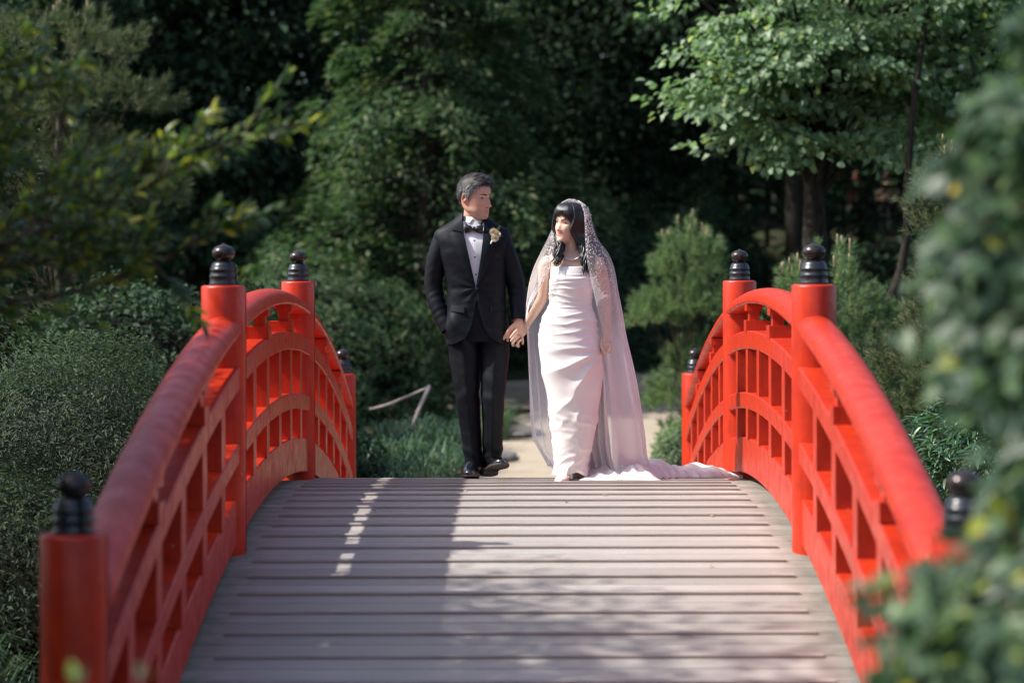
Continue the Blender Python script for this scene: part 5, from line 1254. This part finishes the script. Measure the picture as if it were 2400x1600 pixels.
# the back of the skirt, sweeping from the hand to the deck and out into the train
rows = []
for f in np.linspace(0, 1, 90):
    z_ = .80-.845*f
    xs_ = np.linspace(0, 1, 70); xl = .30; xr = np.interp(z_, (-.05, .10, .40, .80), (.600, .560, .528, .500))
    X_ = xl+(xr-xl)*xs_; Y_ = 14.56+.10*f+.05*np.sin(xs_*2.2)-.10*xs_**3*(1-f*.9)
    P = np.stack([X_, Y_, z_+0*X_], -1)
    P[:, 1] += (.010+.010*f)*np.sin(xs_*38+f*2+1.5*vnoise(P, 4, 3))*np.clip(f*4, 0.15, 1)+.012*vnoise(P, 7, 5)
    rows.append(P)
G2 = np.array(rows); MB().grid(G2-BO).build("back_skirt", M_gown, gown)
xs_ = np.linspace(.36, .83, 120); ys_ = np.linspace(14.30, 14.95, 70); XX, YY = np.meshgrid(xs_, ys_)
P = np.stack([XX, YY, 0*XX], -1); e = np.clip((XX-.36)/.06, 0, 1)*np.clip((.83-XX)/.05, 0, 1)*np.clip((YY-14.30)/.09, 0, 1)
H = .010+e*(.016+.050*np.clip(.3+vnoise(P, 9, 21, 2), 0, 1)+.055*np.exp(-((XX-.70)/.055)**2-((YY-14.46)/.08)**2)*(1+.4*vnoise(P, 26, 4))+.020*(1-np.abs(np.sin(XX*38+YY*20+2*vnoise(P, 6, 2)))))
P[..., 2] = zd(YY)+H; P[..., 1] += .03*vnoise(P, 8, 6); P[..., 0] += .02*vnoise(P, 9, 7)
MB().grid(P-BO).build("train_hem", M_gown, gown)
# shoes
t = NT("blush_satin_shoe"); t.base((.66, .50, .45)).set(rough=.3, spec=.5, sheen=.3); M_bshoe = t.m
for (x0, y0, rz) in ((.262, 14.44, -6), (.372, 14.60, 12)):
    Mx = Matrix.Translation((x0, y0-.03, zdf(y0)-.006)) @ Matrix.Rotation(math.radians(rz), 4, 'Z')
    o = shoe(.245, .092, .075, "shoe", M_bshoe, M_sole, Mx, BO, lady=True); o.parent = bride
    MB().grid(tube([(x0, y0+.045, zdf(y0)+.055), (x0, y0+.048, zdf(y0)+.002)], [(.014,), (.006,)], 6, 10, up=(0, 1, 0))-BO, closed_u=True, cap=True).build("shoe_heel", M_bshoe, o)

# ---- hair
t = NT("glossy_black_hair"); g = t.new("ShaderNodeNewGeometry"); st = t.noise(t.coord("Object", (1, 1, 1)), 190, 3)
t.base(t.ramp(g.outputs["Random Per Island"], [(0, (.004, .004, .005)), (1, (.014, .013, .016))])).set(rough=.36, spec=.55); t.bump(st, .25, .002); M_bhair = t.m
rs = np.random.RandomState(15)
def hl_b(a):
    a = (a+math.pi) % (2*math.pi)-math.pi; b = abs(a)
    return float(np.interp(b, (0, .5, .8, 1.1, 1.4, math.pi), (.078, .076, .068, .020, -.07, -.09)))
def off_b(a, z, f): return np.clip(f*4+.25, 0, 1)*np.interp(z, (-.09, 0, .06, .1, .12), (.014, .014, .014, .014, .013))
HB = hair_shell(rs, Tb, hl_b, off_b, jaw=.86)
bh = MB().grid(Tb(HB)-BO, closed_u=True).build("hair", M_bhair, bride)
m = MB()
R = cr(head_rings(1, .86), 200)
def skull(a, z, off):
    w = np.interp(z, R[:, 0], R[:, 1]); yf = np.interp(z, R[:, 0], R[:, 2]); yb = np.interp(z, R[:, 0], R[:, 3]); s, c = math.sin(a), math.cos(a)
    P = np.array((w*math.copysign(abs(s)**.88, s), (yf+yb)/2+(yf-yb)/2*math.copysign(abs(c)**.92, c), z)); d = P-np.array((0, -.005, 0)); return P+d/np.linalg.norm(d)*off
# fringe swept across the forehead
for i in range(84):
    f = (i+rs.uniform(-.4, .4))/83; a = -1.05+2.1*f; ae = a+.10
    zend = float(np.interp(abs(f-.40), (0, .10, .25, .42, .6), (.050, .036, .022, -.004, -.030)))+rs.normal(0, .005)
    P = [skull(a*.35, .1165, .010), skull(a*.75, .098, .017), skull(a, .070, .019), skull(ae, (.070+zend)/2, .015), skull(ae+.02, zend, .0085)]
    m.grid(Tb(tube(P, [(.0018, .0036), (.0024, .0042), (.0022, .0038), (.0016, .0028), (.0005, .0008)], 16, 8, up=(0, 1, 0)))-BO, closed_u=True, cap=True)
# long locks: local start at the crown, then world-space falls in front of the shoulders or down the back
def fall(a, ends, n, jit, rad=.0065, wave=.006):
    for i in range(n):
        aa = a+rs.normal(0, .12); pts = [Tb(skull(aa*.6, .112, .012)), Tb(skull(aa*.95, .075, .019)), Tb(skull(aa, .02, .019)), Tb(skull(aa, -.045, .020))]
        e = np.array(ends, float)+rs.normal(0, 1, 3)*np.array(jit)
        for k in range(len(e)): e[k] = e[k]
        pts = [np.array(p) for p in pts]+list(e); k_ = cr(pts, 46); ph = rs.uniform(0, 6.3); tt = np.linspace(0, 1, 46)
        amp = wave*np.clip((tt-.45)/.2, 0, 1); k_[:, 0] += amp*np.sin(tt*34+ph); k_[:, 1] += amp*np.cos(tt*34+ph)*.6
        rr = np.interp(tt, (0, .1, .5, .85, 1), (.4, .9, 1, .8, .15))[:, None]*rad*rs.uniform(.7, 1.2)
        m.grid(tube(k_[::3], np.repeat(rr[::3], 2, 1)*np.array((1, 1.3)), 44, 8, up=(0, 1, 0))-BO, closed_u=True, cap=True)
# head frame angles: positive = her right (towards the groom)
fall(1.35, [(.248, 14.405, 1.385), (.238, 14.375, 1.32), (.222, 14.352, 1.262)], 26, (.010, .008, .012), .0065, .0075)
fall(1.55, [(.255, 14.42, 1.38), (.250, 14.385, 1.33), (.236, 14.36, 1.285)], 14, (.010, .008, .014), .006, .0075)
fall(-1.30, [(.372, 14.395, 1.375), (.385, 14.36, 1.30), (.393, 14.335, 1.235)], 30, (.010, .008, .014), .0068, .0070)
fall(-1.75, [(.412, 14.45, 1.40), (.430, 14.43, 1.31), (.430, 14.40, 1.225)], 30, (.010, .010, .016), .0072, .0060)
fall(-1.55, [(.400, 14.42, 1.375), (.412, 14.375, 1.30), (.415, 14.345, 1.225)], 26, (.010, .008, .016), .0068, .0075)
for a_ in (-2.1, -2.6, 3.1, 2.5, 2.0): fall(a_, [(.33-.02*a_*(abs(a_) < 3), 14.555, 1.36), (.335, 14.575, 1.25), (.335, 14.58, 1.12)], 9, (.035, .012, .02), .0085, .007)
m.build("long_locks", M_bhair, bh)["kind"] = "stuff"
# pearl necklace and earrings
t = NT("pearl"); t.base((.74, .66, .66)).set(rough=.18, spec=.6, sheen=.3, coat=.4); M_pearl = t.m
pm = MB().grid(sphere((0, 0, 0), 1.0, 10, 8), closed_u=True).mesh("pearl"); pm.materials.append(M_pearl)
nk = empty("pearl_necklace"); nk.parent = bride
for i in range(34):
    f = i/33; aa = math.pi*(1.25*f-.125)+math.pi; X_ = .315+.062*math.cos(aa); dip = math.sin(math.pi*np.clip((1.25*f-.125), 0, 1))
    z_ = 1.352-.058*max(dip, 0)**.9; y_ = 14.462-.062*max(dip, -.3)-(.014 if dip > .3 else 0)
    o = link("pearl", pm, nk); o.location = Vector((X_, y_, z_))-Vector(BO); o.scale = (.0046,)*3

# ---- veil: rows from the crown down, columns from its edge on the groom's side round the back to the other edge
VR = [
 [(.236, 14.445, 1.600), (.250, 14.434, 1.627), (.272, 14.432, 1.6455), (.295, 14.436, 1.6540), (.318, 14.436, 1.6560), (.340, 14.426, 1.6510), (.357, 14.410, 1.640), (.370, 14.393, 1.624), (.378, 14.377, 1.602)],
 [(.236, 14.500, 1.570), (.228, 14.525, 1.585), (.240, 14.565, 1.602), (.272, 14.600, 1.614), (.325, 14.610, 1.616), (.382, 14.582, 1.611), (.416, 14.515, 1.600), (.416, 14.440, 1.590), (.388, 14.366, 1.570)],
 [(.228, 14.510, 1.510), (.216, 14.530, 1.510), (.216, 14.580, 1.510), (.255, 14.620, 1.510), (.330, 14.632, 1.51), (.400, 14.608, 1.510), (.438, 14.540, 1.505), (.442, 14.455, 1.500), (.392, 14.348, 1.495)],
 [(.214, 14.440, 1.430), (.182, 14.470, 1.420), (.185, 14.555, 1.420), (.252, 14.615, 1.42), (.330, 14.625, 1.42), (.405, 14.605, 1.42), (.460, 14.550, 1.420), (.470, 14.460, 1.415), (.394, 14.330, 1.405)],
 [(.205, 14.352, 1.330), (.150, 14.430, 1.330), (.140, 14.545, 1.330), (.230, 14.625, 1.33), (.330, 14.640, 1.33), (.430, 14.620, 1.33), (.515, 14.555, 1.330), (.530, 14.450, 1.325), (.400, 14.305, 1.310)],
 [(.178, 14.345, 1.230), (.112, 14.425, 1.230), (.100, 14.550, 1.230), (.210, 14.640, 1.22), (.335, 14.655, 1.22), (.450, 14.635, 1.22), (.545, 14.560, 1.230), (.566, 14.445, 1.225), (.420, 14.298, 1.200)],
 [(.135, 14.390, 1.140), (.088, 14.430, 1.130), (.075, 14.560, 1.120), (.190, 14.650, 1.11), (.335, 14.670, 1.11), (.465, 14.650, 1.11), (.565, 14.565, 1.110), (.586, 14.445, 1.105), (.445, 14.325, 1.090)],
 [(.052, 14.545, .990), (.046, 14.570, .985), (.075, 14.620, .980), (.180, 14.670, .970), (.335, 14.690, .970), (.480, 14.670, .970), (.588, 14.575, .970), (.612, 14.450, .970), (.478, 14.370, .950)],
 [(.060, 14.640, .820), (.052, 14.655, .820), (.085, 14.680, .820), (.180, 14.700, .820), (.335, 14.720, .820), (.490, 14.700, .820), (.610, 14.600, .820), (.640, 14.470, .820), (.512, 14.395, .800)],
 [(.068, 14.660, .560), (.064, 14.670, .560), (.105, 14.700, .560), (.190, 14.730, .560), (.345, 14.760, .560), (.520, 14.730, .560), (.660, 14.640, .560), (.700, 14.530, .575), (.535, 14.420, .560)],
 [(.078, 14.670, .250), (.090, 14.680, .250), (.130, 14.720, .240), (.220, 14.760, .230), (.380, 14.800, .230), (.560, 14.780, .250), (.705, 14.700, .260), (.752, 14.590, .260), (.552, 14.450, .300)],
 [(.110, 14.690, .170), (.140, 14.720, .120), (.190, 14.760, .070), (.280, 14.800, .030), (.430, 14.850, .000), (.600, 14.850, .030), (.730, 14.760, .060), (.775, 14.640, .100), (.560, 14.470, .090)],
 [(.150, 14.710, .110), (.190, 14.760, .050), (.240, 14.800, .000), (.320, 14.850, -.03), (.470, 14.920, -.03), (.640, 14.930, -.03), (.780, 14.860, -.02), (.830, 14.680, -.005), (.575, 14.480, -.010)],
]
VRA = np.array(VR); nr, ncv = 200, 240
A1 = cr(VRA, nr)                        # (nr, 9, 3)
VG = np.transpose(cr(np.transpose(A1, (1, 0, 2)), ncv), (1, 0, 2))
zz_ = VG[..., 2]; uu = np.linspace(0, 1, ncv)[None]*np.ones_like(zz_); vv = np.linspace(0, 1, nr)[:, None]*np.ones_like(zz_)
amp = np.interp(vv, (0, .15, .35, .6, 1), (0, .0015, .006, .013, .020))
f_ = np.sin(uu*70+2.2*vnoise(np.stack([uu*5, vv*2, 0*uu], -1), 1.5, 2)+vv*1.2)*.6+np.sin(uu*33+1.4)*.6+.5*vnoise(np.stack([uu*26, vv*5, 0*uu], -1), 1, 5)
du = np.gradient(VG, axis=1); nrm = np.cross(du, np.gradient(VG, axis=0)); nrm = unit(nrm); edge_f = np.clip(np.minimum(uu, 1-uu)/.05, .25, 1)
VG = VG+nrm*(amp*f_*edge_f)[..., None]
t = NT("sheer_tulle"); tr = t.new("ShaderNodeBsdfTransparent"); tl = t.new("ShaderNodeBsdfTranslucent"); tl.inputs[0].default_value = (.94, .93, .94, 1); df = t.new("ShaderNodeBsdfDiffuse"); df.inputs[0].default_value = (.94, .93, .94, 1)
m1 = t.new("ShaderNodeMixShader"); m1.inputs[0].default_value = .68; t.link(df.outputs[0], m1.inputs[1]); t.link(tl.outputs[0], m1.inputs[2])
lw = t.new("ShaderNodeLayerWeight"); lw.inputs[0].default_value = .35
nv = t.noise(t.coord(), 900, 1)
fac = t.math('ADD', t.math('MULTIPLY', lw.outputs["Facing"], .50), t.math('ADD', t.math('MULTIPLY', nv, .06), .30), True)
sz = t.new("ShaderNodeSeparateXYZ"); t.link(t.coord("Object"), sz.inputs[0]); mr = t.new("ShaderNodeMapRange"); t.link(sz.outputs[2], mr.inputs[0])
for i_, v_ in ((1, .70), (2, 1.40), (3, 1.5), (4, .34)): mr.inputs[i_].default_value = v_
fac = t.math('MULTIPLY', fac, mr.outputs[0], True)
m2 = t.new("ShaderNodeMixShader"); t.link(fac, m2.inputs[0]); t.link(tr.outputs[0], m2.inputs[1]); t.link(m1.outputs[0], m2.inputs[2]); t.link(m2.outputs[0], t.out.inputs["Surface"]); M_tulle = t.m
t = NT("gathered_tulle"); tr = t.new("ShaderNodeBsdfTransparent"); df = t.new("ShaderNodeBsdfDiffuse"); df.inputs[0].default_value = (.94, .93, .94, 1); tl = t.new("ShaderNodeBsdfTranslucent"); tl.inputs[0].default_value = (.94, .93, .94, 1)
m1 = t.new("ShaderNodeMixShader"); m1.inputs[0].default_value = .35; t.link(df.outputs[0], m1.inputs[1]); t.link(tl.outputs[0], m1.inputs[2])
m2 = t.new("ShaderNodeMixShader"); t.link(t.math('ADD', t.math('MULTIPLY', t.noise(t.coord(), 14, 3), .5), .55, True), m2.inputs[0]); t.link(tr.outputs[0], m2.inputs[1]); t.link(m1.outputs[0], m2.inputs[2]); t.link(m2.outputs[0], t.out.inputs["Surface"]); M_tulle2 = t.m
veil = MB().grid(VG-BO).build("veil", M_tulle, bride)
# rolled edge
for col in (0, -1):
    MB().grid(tube((VG[::6, col])-BO, [(.0011,)]*len(VG[::6, col]), 90, 5, up=(0, 1, 0)), closed_u=True).build("veil_edging", M_tulle, veil)
# a second layer of tulle lying along the deck to the right: the train of the veil
ts = np.linspace(0, 1, 170); ws = np.linspace(0, 1, 70)
TT, WW = np.meshgrid(ts, ws)
Xt = .60+.79*TT; Yc = 14.72+.42*TT; hw = np.interp(TT, (0, .3, .7, .92, 1), (.26, .30, .26, .14, .03)); Yt = Yc+(WW-.5)*2*hw
P = np.stack([Xt, Yt, 0*Xt], -1); crumple = .35+.65*np.clip(.5+vnoise(P*np.array((1, 1, 1)), 6, 31, 2), 0, 1)
hmax = np.interp(TT, (0, .12, .32, .42, .7, .9, 1), (.20, .165, .150, .105, .100, .055, .02))
Ht = hmax*np.sin(np.clip(WW, 0, 1)*math.pi)**.55*crumple+.012*(1-np.abs(np.sin(Xt*30+Yt*22+3*vnoise(P, 5, 3))))+.006
P[..., 2] = zd(Yt)+Ht; P[..., 0] += .02*vnoise(P, 9, 8)
MB().grid(P-BO).build("veil_train", M_tulle2, veil)
P2 = P.copy(); P2[..., 2] = zd(Yt)+Ht*.62+.004+.02*np.clip(vnoise(P, 14, 12), 0, 1)*np.sin(WW*math.pi); P2[..., 1] += .02
MB().grid(P2-BO).build("veil_train", M_tulle2, veil)
# pearls sewn on: thick along the two front edges, sparse elsewhere
rs = np.random.RandomState(19); pts = []; rads = []
def vpt(v, u):
    i = np.clip(v*(nr-1), 0, nr-1.001); j = np.clip(u*(ncv-1), 0, ncv-1.001); i0, j0 = i.astype(int), j.astype(int); return VG[i0, j0]+(nrm[i0, j0]*np.where(nrm[i0, j0, 1:2] < 0, 1, -1)*.0025)
# crown band: the first rows, whole width
n = 150; pts.append(vpt(rs.uniform(0, .040, n), rs.uniform(.02, .98, n))); rads.append(rs.uniform(.0034, .0050, n))
n = 60; pts.append(vpt(rs.uniform(.02, .12, n), rs.uniform(.05, .95, n))); rads.append(rs.uniform(.0024, .0038, n))
n = 330; v = rs.uniform(.03, .50, n); pts.append(vpt(v, 1-rs.uniform(0, .115, n)*np.interp(v, (0, .2, .5), (.6, .85, .95)))); rads.append(rs.uniform(.0028, .0045, n))
n = 170; v = rs.uniform(.17, .50, n); pts.append(vpt(v, rs.uniform(0, .09, n))); rads.append(rs.uniform(.0026, .0042, n))
n = 110; v = rs.uniform(.1, .85, n)**1.1; pts.append(vpt(v, rs.uniform(.0, 1.0, n))); rads.append(rs.uniform(.0026, .0040, n))
n = 50; v = rs.uniform(.45, .66, n); pts.append(vpt(v, rs.uniform(.80, 1.0, n))); rads.append(rs.uniform(.0020, .0034, n))
pts = np.concatenate(pts); rads = np.concatenate(rads); m = MB()
S = sphere((0, 0, 0), 1.0, 7, 6)
for p, r in zip(pts, rads): m.grid(p+S*r-BO, closed_u=True)
o = m.build("sewn_pearls", M_pearl, veil); o["kind"] = "stuff"

# ------------------------------------------------------------------ two distant walkers behind the rail fence
def walker(x, y, h, shirt, trousers, lab, turn):
    z0 = float(terr(x, y)); O = np.array((x, y, z0)); r = empty("person", tuple(O)); k = h/1.75
    m = MB(); m.grid(sphere((0, 0, 1.63), (.078, .095, .115), 16, 12), closed_u=True); m.grid(sphere((.0, -.098, 1.62), (.014, .02, .02), 8, 6), closed_u=True)
    m.grid(tube([(0, 0, 1.40), (0, 0, 1.56)], [(.055,), (.05,)], 5, 12, up=(0, 1, 0)), closed_u=True, cap=True)
    m.grid(tube([(0, 0, .85), (0, 0, 1.1), (0, 0, 1.35), (0, 0, 1.45)], [(.10, .15), (.09, .14), (.11, .19), (.05, .10)], 14, 18, up=(0, 1, 0)), closed_u=True, cap=True)
    for s in (-1, 1):
        m.grid(tube([(s*.09, 0, .92), (s*.10, -.04*s, .48), (s*.10, .06*s, .06), (s*.10, .06*s-.12, .03)], [(.085,), (.055,), (.035,), (.03,)], 18, 12, up=(0, 1, 0)), closed_u=True, cap=True)
        m.grid(tube([(s*.17, 0, 1.40), (s*.24, .02, 1.12), (s*.22, -.08, .86)], [(.05,), (.04,), (.028,)], 14, 10, up=(0, 1, 0)), closed_u=True, cap=True)
        for i in range(4): m.grid(tube([(s*.22, -.085-.012*i, .87), (s*.215, -.10-.012*i, .78)], [(.010,), (.008,)], 5, 6, up=(0, 1, 0)), closed_u=True, cap=True)
        m.grid(tube([(s*.215, -.09, .86), (s*.19, -.11, .81)], [(.011,), (.009,)], 5, 6, up=(0, 1, 0)), closed_u=True, cap=True)
    me = remesh(m, .014, 1); vcol(me, lambda co: np.repeat(np.array([(.55, .32, .22)]), len(co), 0)); me.materials.append(M_skin); link("body", me, r)
    m = MB(); m.grid(tube([(0, 0, .88), (0, 0, 1.1), (0, 0, 1.34), (0, 0, 1.43), (0, 0, 1.49)], [(.135, .185), (.125, .175), (.14, .225), (.10, .17), (.06, .07)], 16, 22, up=(0, 1, 0)), closed_u=True)
    for s in (-1, 1): m.grid(tube([(s*.17, 0, 1.42), (s*.225, .01, 1.26), (s*.24, .02, 1.13)], [(.07,), (.06,), (.058,)], 8, 12, up=(0, 1, 0)), closed_u=True)
    t = NT("walker_shirt"); t.base(shirt).set(rough=.8); m.build("shirt", t.m, r)
    m = MB()
    for s in (-1, 1): m.grid(tube([(s*.085, 0, .95), (s*.10, -.04*s, .48), (s*.10, .06*s, .08)], [(.11,), (.075,), (.06,)], 14, 14, up=(0, 1, 0)), closed_u=True)
    t = NT("walker_trousers"); t.base(trousers).set(rough=.8); m.build("trousers", t.m, r)
    MB().grid(sphere((0, .018, 1.66), (.088, .098, .112), 16, 12), closed_u=True).build("hair", M_hair_top, r)
    r.scale = (k, k, k); r.rotation_euler = (0, 0, turn); tag(r, lab, "person")
walker(7.85, 56.2, 1.72, (.62, .06, .09), (.04, .04, .06), "far walker in a red top, half hidden behind the dark fence", .4)
walker(8.62, 56.6, 1.66, (.70, .50, .36), (.05, .05, .07), "far walker in a peach top behind the dark fence, beside the one in red", -.5)
